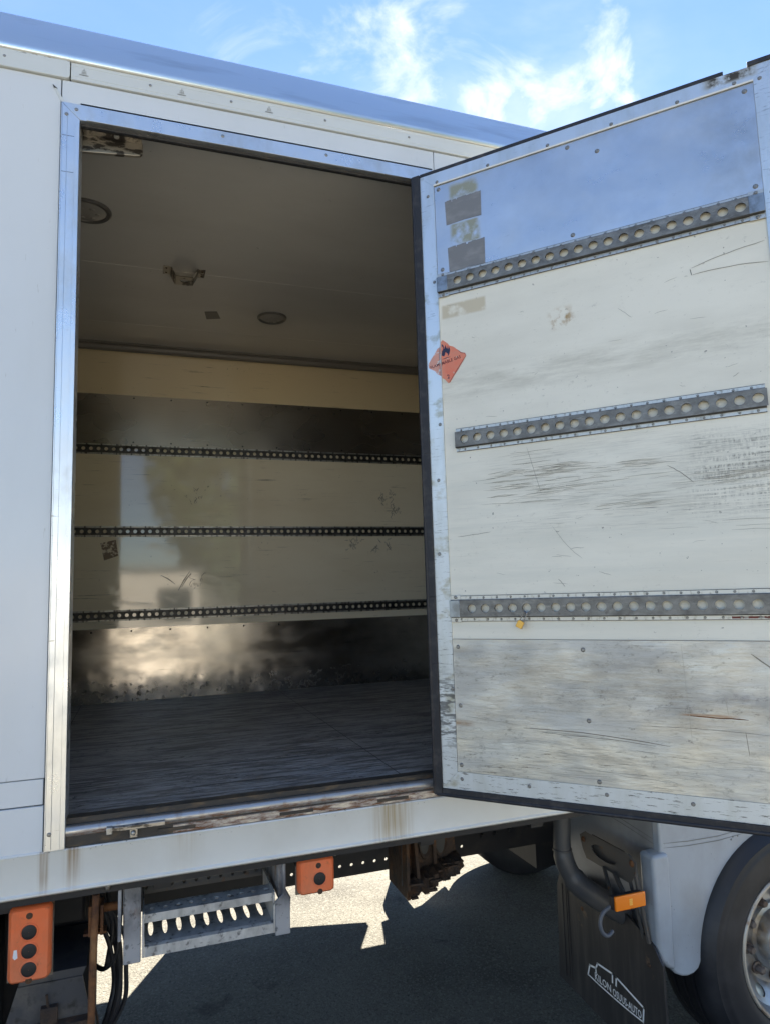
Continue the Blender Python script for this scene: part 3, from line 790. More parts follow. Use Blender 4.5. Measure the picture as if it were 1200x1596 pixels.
# hat-shaped load-lock socket screwed to the ceiling
b = MB()
sx, sy = 0.188, 1.225
for sg in (-1, 1):
    b.box(sx+sg*0.085-0.018, sx+sg*0.085+0.018, sy-0.045, sy+0.045, CZ-0.004, CZ-0.0005)
    b.dome((sx+sg*0.088, sy-0.025, CZ-0.004), 0.006, 0.003, (0, 0, -1), mi=1)
    b.dome((sx+sg*0.088, sy+0.025, CZ-0.004), 0.006, 0.003, (0, 0, -1), mi=1)
    b.prism([(sx+sg*0.068, CZ-0.003), (sx+sg*0.045, CZ-0.052), (sx+sg*0.041, CZ-0.052), (sx+sg*0.064, CZ-0.003)],
            lambda p: (p[0], sy-0.05, p[1]), lambda p: (p[0], sy+0.05, p[1]))
b.holed(sx-0.045, sx+0.045, sy-0.05, sy+0.05, sx, sy, 0.022, 0.022, lambda u, v: (u, v, CZ-0.052), 0, 16, lambda u, v: (u, v, CZ-0.045))
b.holed(sx-0.045, sx+0.045, sy-0.05, sy+0.05, sx, sy, 0.022, 0.022, lambda u, v: (u, v, CZ-0.049), 1, 16)
b.build('ceiling_socket', ['worn_plate', 'rust_dark'], truck)
# stain patch on the ceiling
b = MB(); b.prism([(0.33, 1.72), (0.40, 1.70), (0.43, 1.80), (0.35, 1.83)], lambda p: (p[0], p[1], CZ-0.0015), lambda p: (p[0], p[1], CZ+0.002))
b.build('tape_remnant', 'lamp_rim', ceil)

# far wall with rails and sheets
YB = 2.42
b = MB(); b.box(BX0+0.06, BX1-0.06, YB, 2.449, 1.30, 3.80)
# worn sticker remains and marker scribbles
fY = lambda u, v: (u, YB-0.001, v)
b.prism([(-0.255, 2.33), (-0.165, 2.352), (-0.148, 2.25), (-0.232, 2.22)], lambda p: (p[0], YB-0.001, p[1]), lambda p: (p[0], YB+0.003, p[1]), 1)
rnd = random.Random(3)
for (cx, cz, w, h, k) in ((0.30, 2.64, 0.10, 0.07, 9), (1.63, 2.66, 0.04, 0.11, 12), (1.72, 2.66, 0.03, 0.09, 8), (1.75, 2.55, 0.07, 0.07, 14), (1.42, 2.32, 0.10, 0.08, 16), (1.59, 2.32, 0.03, 0.08, 7), (1.68, 2.31, 0.03, 0.07, 7), (0.335, 2.07, 0.08, 0.06, 10)):
    for _ in range(k):
        x, z = cx+rnd.uniform(-w, w)/2, cz+rnd.uniform(-h, h)/2
        pts = [(x, z)]
        for _ in range(4):
            x += rnd.uniform(-0.016, 0.016); z += rnd.uniform(-0.02, 0.02); pts.append((x, z))
        b.ribbon(pts, 0.0032, fY, 1 if cx < 1 else 2)
for (p, q) in (((0.11, 2.12), (0.20, 2.06)), ((0.22, 2.02), (0.29, 2.14)), ((0.24, 2.04), (0.30, 2.13))):
    b.ribbon([p, ((p[0]+q[0])/2, (p[1]+q[1])/2+0.006), q], 0.007, fY, 2)
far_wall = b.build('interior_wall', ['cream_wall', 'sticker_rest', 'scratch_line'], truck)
b = MB(); b.box(BX0+0.06, BX1-0.06, YB-0.003, YB-0.0002, 2.972, 3.302)
for k in range(16):
    for z in (2.99, 3.285):
        b.dome((-0.75+k*0.235-0.02, YB-0.003, z), 0.006, 0.002, mi=1)
b.build('steel_sheet', ['steel_sheet', 'dark_line'], far_wall)
b = MB()
nx, nz = 90, 14
rk = random.Random(5)
def kick_pt(i, j):
    x = BX0+0.06 + (BX1-BX0-0.12)*i/nx; z = 1.336+(1.789-1.336)*j/nz
    wob = 0
    return (x, YB-0.004-wob, z)
grid = [kick_pt(i, j) for i in range(nx+1) for j in range(nz+1)]
b.add(grid, [(i*(nz+1)+j, (i+1)*(nz+1)+j, (i+1)*(nz+1)+j+1, i*(nz+1)+j+1) for i in range(nx) for j in range(nz)], 0, True)
b.box(BX0+0.06, BX1-0.06, YB-0.0035, YB-0.0002, 1.7895, 1.7915)
for k in range(16):
    b.dome((-0.75+k*0.235-0.02, YB-0.004, 1.772), 0.006, 0.003, mi=1)
b.build('kick_plate', ['steel_kick', 'dark_line'], far_wall)
for zc in (2.938, 2.404, 1.872):
    b = MB()
    fm = lambda u, v: (u, YB-0.016, v)
    fd = lambda u, v: (u, YB-0.010, v)
    x = -1.02
    for k in range(67):
        b.holed(x, x+0.0452, zc-0.021, zc+0.021, x+0.0226, zc, 0.0118, 0.0118, fm, 0, 12, fd)
        x += 0.0452
    b.box(BX0+0.06, -1.02, YB-0.016, YB-0.012, zc-0.021, zc+0.021)
    for sg in (-1, 1):
        z0, z1 = sorted((zc+sg*0.021, zc+sg*0.024))
        b.box(BX0+0.06, 2.01, YB-0.016, YB-0.003, z0, z1, 0)
        z0, z1 = sorted((zc+sg*0.024, zc+sg*0.034))
        b.box(BX0+0.06, 2.01, YB-0.0055, YB-0.0035, z0, z1, 1)
        for k in range(31):
            b.box(-0.98+k*0.0904-0.004, -0.98+k*0.0904+0.004, YB-0.0085, YB-0.0055, zc+sg*0.029-0.006, zc+sg*0.029+0.006, 2)
    b.build('load_rail', ['rail_dark', 'rail_flange', 'dark_line'], far_wall)
b = MB()
b.tube([(BX0+0.07, 2.395, 3.615), (BX1-0.07, 2.395, 3.615)], 0.026, 12)
b.box(BX0+0.07, BX1-0.07, 2.36, 2.40, CZ-0.012, CZ-0.0003)
b.build('corner_molding', 'molding_grey', far_wall)
# latch plate under the door head
b = MB()
b.yprism([(OX0, 3.555), (-0.015, 3.555), (-0.012, 3.545), (-0.012, 3.517), (-0.022, 3.506), (-0.036, 3.503), (OX0, 3.486)], 0.085, 0.10)
b.box(OX0, -0.015, 0.05, 0.085, 3.548, 3.556)
b.tube([(-0.097, 0.06, 3.575), (-0.097, 0.06, 3.54)], 0.009, 8, 1)
b.build('latch_plate', ['worn_plate', 'rail_edge'], truck, bevel=0.002)

# ------------------------------------------------------------------ the open side door
DA = R(47.5538)
core = MB()
W0, W1, DZ0, DZ1 = 0.010, 1.168, 1.310, 3.507
core.box(W0+0.004, W1-0.004, 0.0005, 0.078, DZ0+0.003, DZ1-0.003)
fD = lambda off: (lambda u, v: (u, -off, v))
# long scratches of the white skin
rs_ = random.Random(21)
def scr(p, q, w, sag, mi=1, off=0.0006, n=8):
    core.ribbon([(p[0]+(q[0]-p[0])*t/n, p[1]+(q[1]-p[1])*t/n + sag*math.sin(PI*t/n) + rs_.uniform(-0.0012, 0.0012)) for t in range(n+1)], w, fD(off), mi)
scr((0.90, 2.905), (1.105, 2.895), 0.0018, 0.006, 2)
scr((0.90, 2.905), (0.897, 2.925), 0.0018, 0.0)
scr((0.90, 2.925), (1.10, 2.96), 0.0016, 0.006, 2)
scr((0.79, 2.33), (0.86, 2.27), 0.0017, 0.004, 2)
scr((0.36, 2.44), (0.40, 2.28), 0.0012, 0.0, 3)
scr((0.43, 2.17), (0.52, 2.06), 0.0012, -0.01, 3)
scr((0.68, 2.85), (0.72, 2.81), 0.0012, 0.0, 3)
scr((0.10, 2.155), (0.22, 2.165), 0.0014, 0.0, 2)
scr((0.44, 1.96+0.04), (0.46, 1.975), 0.0014, 0.0, 2)
for k in range(15):      # bundles of near-parallel rub marks
    cx, cz = rs_.uniform(0.15, 1.02)**0.8, rs_.choice([rs_.uniform(2.20, 2.42), rs_.uniform(2.24, 2.38), rs_.uniform(2.24, 2.38), rs_.uniform(2.05, 2.2)])
    slope = rs_.uniform(-0.03, 0.05)
    for q in range(rs_.randint(5, 16)):
        x = cx+rs_.gauss(0, 0.07); z = cz+rs_.gauss(0, 0.012); l = rs_.uniform(0.02, 0.16)
        if x < 0.075: continue
        scr((x, z), (min(x+l, 1.105), z+slope*l), rs_.uniform(0.0005, 0.0012), rs_.uniform(-0.002, 0.003), rs_.choice([2, 2, 3, 3, 3]), n=5)
for k in range(26):
    x = rs_.uniform(0.08, 1.0); z = rs_.choice([rs_.uniform(1.97, 2.2), rs_.uniform(2.55, 3.0)])
    scr((x, z), (min(x+rs_.uniform(0.006, 0.05), 1.1), z+rs_.uniform(-0.012, 0.012)), rs_.uniform(0.0007, 0.0014), rs_.uniform(-0.002, 0.002), rs_.choice([2, 3, 3]), n=4)
door = core.build('cargo_door', ['door_skin', 'dark_line', 'scratch_line', 'scratch_faint'], truck, label='wide cargo door seen from inside, scuffed and scratched')
door.location = (0.96, -0.055, 0)
door.rotation_euler = (0, 0, -DA)

b = MB()      # gasket all round; upper lip torn off near the free corner
b.box(-0.020, W0, -0.012, 0.05, 1.2865, 3.516)
b.box(W0, W1+0.02, -0.010, 0.05, 1.2865, DZ0)
b.box(W1, W1+0.02, -0.010, 0.05, DZ0, 3.505)
b.box(W0, 1.033, -0.006, 0.05, DZ1, 3.520)
b.box(1.033, 1.098, 0.004, 0.05, DZ1, 3.5135)
b.box(1.098, W1+0.02, -0.008, 0.05, DZ1, 3.5225)
b.tube([(-0.018, -0.008, 1.29), (-0.018, -0.008, 3.513)], 0.007, 8)
b.tube([(-0.012, -0.007, 1.289), (W1+0.015, -0.007, 1.289)], 0.007, 8)
for z in (3.0, 2.46, 1.95, 1.72):
    b.box(-0.021, W0+0.001, -0.0128, 0.0, z, z+0.004)
b.build('door_gasket', 'gasket_rubber', door, bevel=0.003)

b = MB()      # mitred aluminium edging
IX0, IX1, IZ0, IZ1 = 0.065, 1.110, 1.367, 3.4565
e = 0.0006
b.yprism([(W0, DZ0), (IX0, IZ0), (IX0, IZ1), (W0, DZ1)], -0.0045, 0.0)
b.yprism([(W0+e, DZ1), (IX0+e, IZ1), (IX1-e, IZ1), (W1-e, DZ1)], -0.0045, 0.0)
b.yprism([(W1, DZ1), (IX1, IZ1), (IX1, IZ0), (W1, DZ0)], -0.0045, 0.0)
b.yprism([(W0+e, DZ0), (W1-e, DZ0), (IX1-e, IZ0), (IX0+e, IZ0)], -0.0045, 0.0)
b.box(IX0, IX1, -0.0075, -0.0035, IZ1, IZ1+0.0055, 1)  # raised bead, its white colour painted in for the highlight along it
b.box(IX0-0.006, IX0-0.003, -0.0058, -0.004, IZ0+0.01, IZ1-0.005, 0)
rd = random.Random(8)
for s_, z in [(0.078, 3.470), (0.275, 3.47), (0.49, 3.47), (0.70, 3.47), (0.90, 3.47), (1.06, 3.47), (0.04, 3.425), (0.052, 3.09), (0.052, 2.56), (0.038, 2.36), (0.03, 2.10), (0.06, 1.64), (1.127, 3.46), (1.13, 3.10), (0.08, 1.345), (0.31, 1.345), (0.55, 1.345), (0.79, 1.345), (1.03, 1.345), (1.13, 2.7), (1.13, 2.3)]:
    b.dome((s_, -0.0045, z), 0.0065, 0.003, mi=2)
b.build('edge_frame', ['door_frame_alu', 'white_bead', 'rivet_metal'], door)

b = MB()
b.box(IX0+0.001, IX1-0.001, -0.0022, 0.0004, 3.111, IZ1-0.001)
for s_, z in ((0.082, 3.44), (0.555, 3.44), (0.65, 3.395), (1.085, 3.435), (1.09, 3.13), (0.555, 3.13), (0.085, 3.13)):
    b.dome((s_, -0.0022, z), 0.008, 0.003, mi=1)
b.build('aluminium_sheet', ['door_alu', 'rivet_metal'], door)

b = MB()
b.box(IX0+0.001, IX1-0.001, -0.0022, 0.0004, IZ0+0.001, 1.806)
b.box(IX0+0.001, IX1-0.001, -0.0026, -0.0018, 1.8055, 1.8075, 2)
for s_, z in ((0.085, 1.78), (0.505, 1.776), (0.085, 1.585), (0.51, 1.56), (0.08, 1.39), (0.53, 1.38), (1.09, 1.78), (1.09, 1.4)):
    b.dome((s_, -0.0022, z), 0.0075, 0.003, mi=1)
rk2 = random.Random(33)
def kscr(p, q, w, sag, mi):
    n = 7
    b.ribbon([(p[0]+(q[0]-p[0])*t/n, p[1]+(q[1]-p[1])*t/n+sag*math.sin(PI*t/n)+rk2.uniform(-0.001, 0.001)) for t in range(n+1)], w, fD(0.0028), mi)
kscr((0.79, 1.798), (0.80, 1.52), 0.0012, 0.0, 3)
kscr((0.30, 1.525), (0.74, 1.50), 0.0026, 0.008, 2)
kscr((0.42, 1.512), (0.70, 1.498), 0.0018, 0.004, 2)
kscr((0.36, 1.518), (0.60, 1.508), 0.0014, 0.003, 3)
kscr((0.97, 1.77), (1.06, 1.70), 0.0034, 0.0, 2)
kscr((0.80, 1.592), (0.95, 1.588), 0.003, 0.0, 4)
kscr((0.65, 1.555), (1.0, 1.55), 0.0013, 0.004, 2)
kscr((0.94, 1.555), (0.945, 1.49), 0.0015, 0.0, 2)
kscr((0.895, 1.655), (0.90, 1.60), 0.0018, 0.0, 3)
kscr((0.10, 1.55), (0.28, 1.535), 0.0022, 0.0, 3)
for k in range(60):
    x = rk2.uniform(0.08, 0.9); z = rk2.choice([rk2.uniform(1.38, 1.52), rk2.uniform(1.38, 1.78)])
    l = rk2.uniform(0.02, 0.22)
    kscr((x, z), (min(x+l, 1.09), z+rk2.uniform(-0.008, 0.006)), rk2.uniform(0.0005, 0.0011), rk2.uniform(-0.003, 0.004), rk2.choice([2, 3, 3, 3]))
b.build('kick_plate', ['door_kick', 'rivet_metal', 'scratch_line', 'scratch_faint', 'rust'], door)

def door_rail(x0, x1, zc, h, caps, red=False):
    b = MB()
    ch = h-0.0145          # half height of the raised channel
    fm, fd = fD(0.017), fD(0.011)
    for k in range(20 if x1 < 1.08 or True else 20):
        cx = 0.1457+0.0474*k
        b.holed(cx-0.0237, cx+0.0237, zc-ch, zc+ch, cx, zc, 0.0148, 0.0140, fm, 0, 18, fd, 3)
        b.holed(cx-0.0237, cx+0.0237, zc-ch, zc+ch, cx, zc, 0.0166, 0.0158, fD(0.0206), 0, 18) if False else None
    a0, a1 = 0.1457-0.0237, 0.1457+0.0474*19+0.0237
    if x0 < a0: b.box(x0, a0, -0.017, -0.013, zc-ch, zc+ch)
    if x1 > a1: b.box(a1, x1, -0.017, -0.013, zc-ch, zc+ch)
    for sg in (-1, 1):
        pts = [(-0.017, zc+sg*ch), (-0.0155, zc+sg*(ch+0.0025)), (-0.003, zc+sg*(ch+0.0035)), (-0.003, zc+sg*ch)]
        b.xprism(pts, x0, x1, 0 if sg > 0 else 3)  # channel underside takes the dark material, its shade painted in
        z0, z1 = sorted((zc+sg*(ch+0.003), zc+sg*h))
        b.box(x0, x1, -0.0045, -0.0024, z0, z1, 1)
        z0, z1 = sorted((zc+sg*h, zc+sg*(h+0.0018)))
        b.box(x0, x1, -0.0034, -0.0024, z0, z1, 3)
        k = 0; x = x0+0.02+(0.012 if sg < 0 else 0)
        while x < x1-0.01:
            b.dome((x, -0.0045, zc+sg*(h-0.0055)), 0.0042, 0.0025, mi=2)
            x += 0.0474; k += 1
        if red and sg < 0:
            b.box(0.93, x1, -0.0049, -0.0044, zc-h+0.002, zc-ch-0.006, 4)
    o = b.build('load_rail', ['rail_zinc', 'rail_edge', 'rivet_metal', 'dark_line', 'rail_red'], door)
    for (c0, c1) in caps:
        c = MB()
        c.box(c0, c1, -0.0185, -0.005, zc-ch-0.001, zc+ch+0.001)
        for sg in (-1, 1):
            z0, z1 = sorted((zc+sg*(ch+0.002), zc+sg*(h+0.004)))
            c.box(c0, c1, -0.0065, -0.0045, z0, z1, 1)
            c.dome(((c0+c1)/2, -0.0065, zc+sg*(h-0.003)), 0.006, 0.003, mi=2)
        c.build('rail_cap', ['cap_zinc', 'rail_edge', 'rivet_metal'], door, bevel=0.0015)
    return o
door_rail(0.068, 1.107, 3.0705, 0.041, [(0.066, 0.107), (1.068, 1.109)])
door_rail(0.111, 1.066, 2.494, 0.040, [])
door_rail(0.070, 1.107, 1.9095, 0.042, [(0.066, 0.103), (1.068, 1.109)], True)

# grey tape patches on the upper sheet
def torn(x0, x1, z0, z1, seed, teeth=True):
    q = random.Random(seed); pts = []
    pts += [(x0+0.003, z0), (x0+0.07, z0+0.003), (x1-0.002, z0+0.001), (x1, z1)]
    x = x1
    while teeth and x > x0+0.02:
        d = q.choice([0.0, 0.001, 0.0015, 0.002, 0.007, 0.010])
        w = 0.0025 if d > 0.005 else q.uniform(0.006, 0.02)
        pts.append((x-0.0006, z1-d)); x -= w; pts.append((x, z1-d-q.uniform(0, 0.0008)))
    pts.append((x0, z1-0.004)); return pts
for (x0, x1, z0, z1, sd_) in ((0.105, 0.244, 3.293, 3.387, 1), (0.109, 0.250, 3.1125, 3.209, 2)):
    b = MB(); b.yprism(torn(x0, x1, z0, z1, sd_), -0.0032, -0.0019)
    b.build('tape_patch', 'grey_tape', door)

# orange flammable-gas placard, half stuck over the edging and torn
b = MB()
right_part = [(0.0665, 2.862), (0.073, 2.868), (0.092, 2.852), (0.099, 2.842), (0.113, 2.836), (0.128, 2.822), (0.142, 2.808), (0.156, 2.803), (0.160, 2.794), (0.124, 2.748), (0.096, 2.708), (0.089, 2.706), (0.076, 2.722), (0.0665, 2.728)]
b.yprism(right_part, -0.0010, 0.0002)
b.ribbon([(0.160, 2.794), (0.124, 2.748), (0.093, 2.707)], 0.005, fD(0.0013), 2)
b.ribbon([(0.128, 2.822), (0.142, 2.808), (0.156, 2.803), (0.160, 2.794)], 0.003, fD(0.0013), 2)
left_part = [(0.0645, 2.842), (0.054, 2.838), (0.046, 2.826), (0.030, 2.806), (0.016, 2.786), (0.018, 2.772), (0.031, 2.764), (0.041, 2.757), (0.050, 2.744), (0.0645, 2.735)]
b.yprism(left_part, -0.0058, -0.0044, 1)
fl = [(0.067, 2.812), (0.070, 2.828), (0.0735, 2.832), (0.073, 2.840), (0.078, 2.834), (0.083, 2.848), (0.086, 2.838), (0.090, 2.832), (0.093, 2.843), (0.0945, 2.830), (0.099, 2.838), (0.1005, 2.824), (0.097, 2.812), (0.091, 2.804), (0.092, 2.813), (0.087, 2.817), (0.083, 2.822), (0.080, 2.812), (0.076, 2.806)]
b.prism(fl, lambda p: (p[0], -0.0012, p[1]), lambda p: (p[0], -0.0008, p[1]), 3)
b.ribbon([(0.0695, 2.852), (0.073, 2.846), (0.0765, 2.838)], 0.006, fD(0.0013), 3)
b.ribbon([(0.070, 2.797), (0.084, 2.799), (0.100, 2.801)], 0.0028, fD(0.0013), 3)
def place_text(mb, body, size, x, z, rot, off, mi, spacing=1.0, width=None):
    vs, fs, w = text_faces(body, size, spacing)
    k = (width/w) if width else 1.0
    c, s_ = math.cos(rot), math.sin(rot)
    mb.add([(x+(vx*k*c-vy*s_), -off, z+(vx*k*s_+vy*c)) for vx, vy in vs], fs, mi)
place_text(b, "MABLE GAS", 0.0165, 0.0675, 2.776, R(10), 0.0015, 4, width=0.074)
place_text(b, "FLAM", 0.0145, 0.024, 2.768, R(10), 0.0061, 4, width=0.036)
place_text(b, "2", 0.021, 0.086, 2.722, R(6), 0.0015, 3)
b.build('hazard_placard', ['placard_orange', 'placard_faded', 'placard_edge', 'ink_blue', 'ink_red'], door, label='torn orange diamond hazard placard')

# brass padlock hanging from a hole of the lowest rail
pl = thing('padlock', 'small brass combination padlock hanging from the lowest perforated rail of the open door', 'padlock')
Dm = Matrix.Translation((0.96, -0.055, 0)) @ Matrix.Rotation(-DA, 4, 'Z')
pl.scale = (0.86, 0.86, 0.86)
pl.location = Dm @ Vector((0.337, -0.026, 1.90))
pl.rotation_euler = (R(0), R(28), -DA)
b = MB()
b.yprism([(-0.0115, -0.071), (0.0115, -0.071), (0.0125, -0.068), (0.0125, -0.047), (0.008, -0.042), (-0.008, -0.042), (-0.0125, -0.047), (-0.0125, -0.068)], -0.006, 0.006)
body = b.build('lock_body', 'brass', pl, bevel=0.001)
for k in range(3):
    w = MB()
    f = lambda r, t, d: (-0.009+d, -0.0045+r*math.cos(t)*0.5, -0.050-k*0.0065+r*math.sin(t))
    w.lathe([(0.001, 0), (0.0026, 0), (0.0026, 0.016), (0.001, 0.016)], f, 14)
    w.build('dial', 'dark_line', body)
b = MB()
arc = [(0.007*math.cos(t), 0, -0.012+0.007*math.sin(t)) for t in [R(k) for k in range(0, 181, 18)]]
b.tube([(0.007, 0, -0.045)]+arc+[(-0.007, 0, -0.045)], 0.0022, 8)
b.build('shackle', 'chrome', pl)

# ------------------------------------------------------------------ under the box
def bevel_box(b, x0, x1, z0, z1, y, depth, r, mi=0):
    """pillow-faced rounded rectangle facing -Y"""
    def rr(i, yy):
        pts = []
        for cx, cz, a0 in ((x1-r, z1-r, 0), (x0+r, z1-r, 90), (x0+r, z0+r, 180), (x1-r, z0+r, 270)):
            for k in range(5):
                t = R(a0+k*22.5); rad = max(r-i, 0.001)
                pts.append((cx+rad*math.cos(t), yy, cz+rad*math.sin(t)))
        return pts
    rings = [rr(0, y), rr(0, y-depth*0.45), rr(0.003, y-depth*0.8), rr(0.009, y-depth)]
    n = len(rings[0]); v = [p for r_ in rings for p in r_]
    b.add(v, [(i*n+k, i*n+(k+1) % n, (i+1)*n+(k+1) % n, (i+1)*n+k) for i in range(3) for k in range(n)], mi, True)
    b.add(rings[-1], [list(range(n))], mi, True)
def disc(b, x, z, r, y, h, mi=0, n=24):
    f = lambda rr, t, d: (x+rr*math.cos(t), y-d, z+rr*math.sin(t))
    b.lathe([(r, 0), (r, h*0.6), (r*0.9, h), (0.0005, h)], f, n, mi)
def control_box(x0, x1, z0, z1, buttons, screws, sticker, label):
    b = MB(); bevel_box(b, x0+0.003, x1-0.003, z0+0.003, z1-0.003, 0.052, 0.030, 0.018)
    for sx_, sz_ in screws:
        disc(b, sx_, sz_, 0.009, 0.0222, 0.0008, 1, 14)
    for bx, bz in buttons:
        fc = lambda rr, t, d, bx=bx, bz=bz: (bx+rr*math.cos(t), 0.0222-d, bz+rr*math.sin(t))
        b.lathe([(0.0255, -0.001), (0.0245, 0.0018), (0.0220, 0.0024), (0.0200, 0.0004)], fc, 28)
    o = b.build('control_box', ['orange_rubber', 'rust_dark'], truck, label=label)
    p = MB(); p.box(x0, x1, 0.0525, 0.060, z0, z1)
    p.box(x0+0.02, x1-0.02, 0.060, 0.11, z0+0.02, z1+0.03)
    p.build('back_plate', 'box_plate', o)
    for bx, bz in buttons:
        q = MB(); q.lathe([(0.0198, 0), (0.0195, 0.0015), (0.018, 0.0024), (0.010, 0.0030), (0.0005, 0.0032)], lambda rr, t, d: (bx+rr*math.cos(t), 0.0225-d, bz+rr*math.sin(t)), 28)
        f = lambda rr, t, d: (bx+rr*math.cos(t), 0.0225-d, bz+rr*math.sin(t))
        q.build('push_button', 'button_black', o)
    if sticker:
        q = MB(); q.yprism(sticker, 0.0212, 0.0222); q.build('sticker', 'sticker_white', o)
control_box(-0.356, -0.237, 0.900, 1.111,
            [(-0.298, 1.040), (-0.297, 0.989), (-0.2965, 0.940)], [(-0.298, 1.084), (-0.296, 0.910)],
            [(-0.336, 0.998), (-0.328, 0.998), (-0.326, 0.976), (-0.333, 0.972), (-0.338, 0.978)], 'orange rubber box with three black buttons')
control_box(0.480, 0.608, 1.000, 1.119, [(0.553, 1.051)], [(0.550, 1.092), (0.554, 1.011)], None, 'orange rubber box with one black button')

# folding step
sb = MB()
sb.box(-0.046, 0.004, 0.055, 0.061, 0.885, 1.115)
sb.box(-0.046, -0.040, 0.061, 0.30, 0.885, 1.115)
sb.box(-0.062, -0.052, 0.040, 0.30, 0.96, 1.118)
st = sb.build('folding_step', 'bracket_paint', truck, bevel=0.003)
sb = MB()
sb.yprism([(0.437, 1.115), (0.461-0.013, 1.115), (0.448, 1.02), (0.461, 0.995), (0.461, 0.886), (0.412, 0.886), (0.412, 0.992), (0.437, 1.01)], 0.052, 0.060)
sb.box(0.455, 0.461, 0.060, 0.22, 0.886, 0.995)
sb.box(0.425, 0.445, 0.075, 0.30, 0.99, 1.115)
sb.build('step_bracket', 'bracket_paint', st, bevel=0.003)
# tread: slotted top, front lip, perforated riser, lower lip
X0, X1 = 0.014, 0.406
sb = MB()
ft = lambda u, v: (u, 0.068+v, 1.016)
fb = lambda u, v: (u, 0.068+v, 1.012)
n = 10; pw = (X1-X0)/n
for k in range(n):
    sb.holed(X0+pw*k, X0+pw*(k+1), 0.0, 0.064, X0+pw*(k+0.5)+0.003, 0.032, 0.0075, 0.0085, ft, 0, 12, fb)
sb.box(X0, X1, 0.062, 0.0678, 0.992, 1.0163)
sb.box(X0, X1, 0.1325, 0.138, 0.992, 1.016)
sb.box(X0-0.006, X0-0.0005, 0.052, 0.26, 0.898, 1.022)
sb.box(X1+0.0005, X1+0.006, 0.052, 0.26, 0.898, 1.022)
sb.build('step_tread', 'step_alu', st)
sb = MB()
fr_ = lambda u, v: (u, 0.085+(1-v)*0.10*0.4, 0.905+v*0.075)
# riser: lower shelf rising to the back with drop-shaped openings
fs_ = lambda u, v: (u, 0.070+v*0.19, 0.924)
fsb = lambda u, v: (u, 0.070+v*0.19, 0.920)
n = 9; pw = (X1-X0)/n
for k in range(n):
    sb.holed(X0+pw*k, X0+pw*(k+1), 0.18, 1.0, X0+pw*(k+0.45), 0.62, 0.0082, 0.31, fs_, 0, 16, fsb)
sb.add([fs_(X0, 0), fs_(X1, 0), fs_(X1, 0.18), fs_(X0, 0.18)], [(0, 1, 2, 3)])
sb.xprism([(0.050, 0.899), (0.068, 0.899), (0.072, 0.917), (0.066, 0.930), (0.052, 0.927)], X0, X1, 0)
sb.build('step_tread', 'step_alu', st)
sb = MB()      # folded second step in the dark behind
n = 10; pw = (0.41-0.0)/n
fk = lambda u, v: (u, 0.30+v*0.02, 0.985+v*0.10)
fkb = lambda u, v: (u, 0.308+v*0.02, 0.985+v*0.10)
for k in range(n):
    sb.holed(pw*k, pw*(k+1), 0, 1, pw*(k+0.5), 0.45, 0.010, 0.32, fk, 0, 14, fkb)
sb.box(-0.035, 0.43, 0.09, 0.30, 1.088, 1.112)
sb.box(-0.035, -0.002, 0.29, 0.35, 0.98, 1.09)
sb.box(0.412, 0.43, 0.29, 0.35, 0.98, 1.09)
sb.build('step_riser', 'bracket_steel', st)

# chassis: two perforated rails
def chassis_rail(y, holes=True):
    c = MB()
    if holes:
        f0 = lambda u, v: (u, y, v); f1 = lambda u, v: (u, y+0.008, v)
        x = -0.6
        k = 0
        while x < 1.45:
            hole = x > 0.5
            w = 0.0545
            if hole: c.holed(x, x+w, 0.717, 0.785, x+w/2, 0.755, 0.0075, 0.0075, f0, 0, 10, f1)
            else: c.box(x, x+w, y, y+0.008, 0.717, 0.785)
            big = k in (25, 26, 29, 30) and False
            x += w; k += 1
        c.holed(-0.6, 0.78, 0.785, 1.09, 0.2, 0.92, 0.02, 0.02, f0, 0, 12, f1)
        c.holed(0.78, 0.93, 0.785, 1.09, 0.826, 0.824, 0.028, 0.022, f0, 0, 14, f1)
        c.holed(0.93, 1.09, 0.785, 1.09, 1.024, 0.826, 0.030, 0.022, f0, 0, 14, f1)
        c.holed(1.09, x, 0.785, 1.09, 1.2, 0.95, 0.01, 0.01, f0, 0, 12, f1)
        c.box(-5, -0.6, y, y+0.008, 0.717, 1.09)
        c.box(x, 3.4, y, y+0.008, 0.717, 1.09)
        c.box(-5, 3.4, y, y+0.07, 0.709, 0.717)
        for bx, bz in ((1.30, 0.80), (1.42, 0.83), (1.55, 0.79), (1.62, 0.79), (1.70, 0.80)):
            c.dome((bx, y, bz), 0.012, 0.010)
    else:
        c.box(-5, 3.4, y, y+0.008, 0.717, 1.09)
        c.box(-5, 3.4, y-0.07, y, 0.709, 0.717)
    c.build('chassis_rail', 'chassis_black', truck)
chassis_rail(0.85)
# far rail carries the same hole rows, so daylight comes through them
c = MB()
c.box(-5, 3.4, 1.692, 1.70, 0.92, 1.09); c.box(-5, 3.4, 1.63, 1.70, 0.905, 0.92)
c.build('chassis_rail', 'chassis_black', truck)

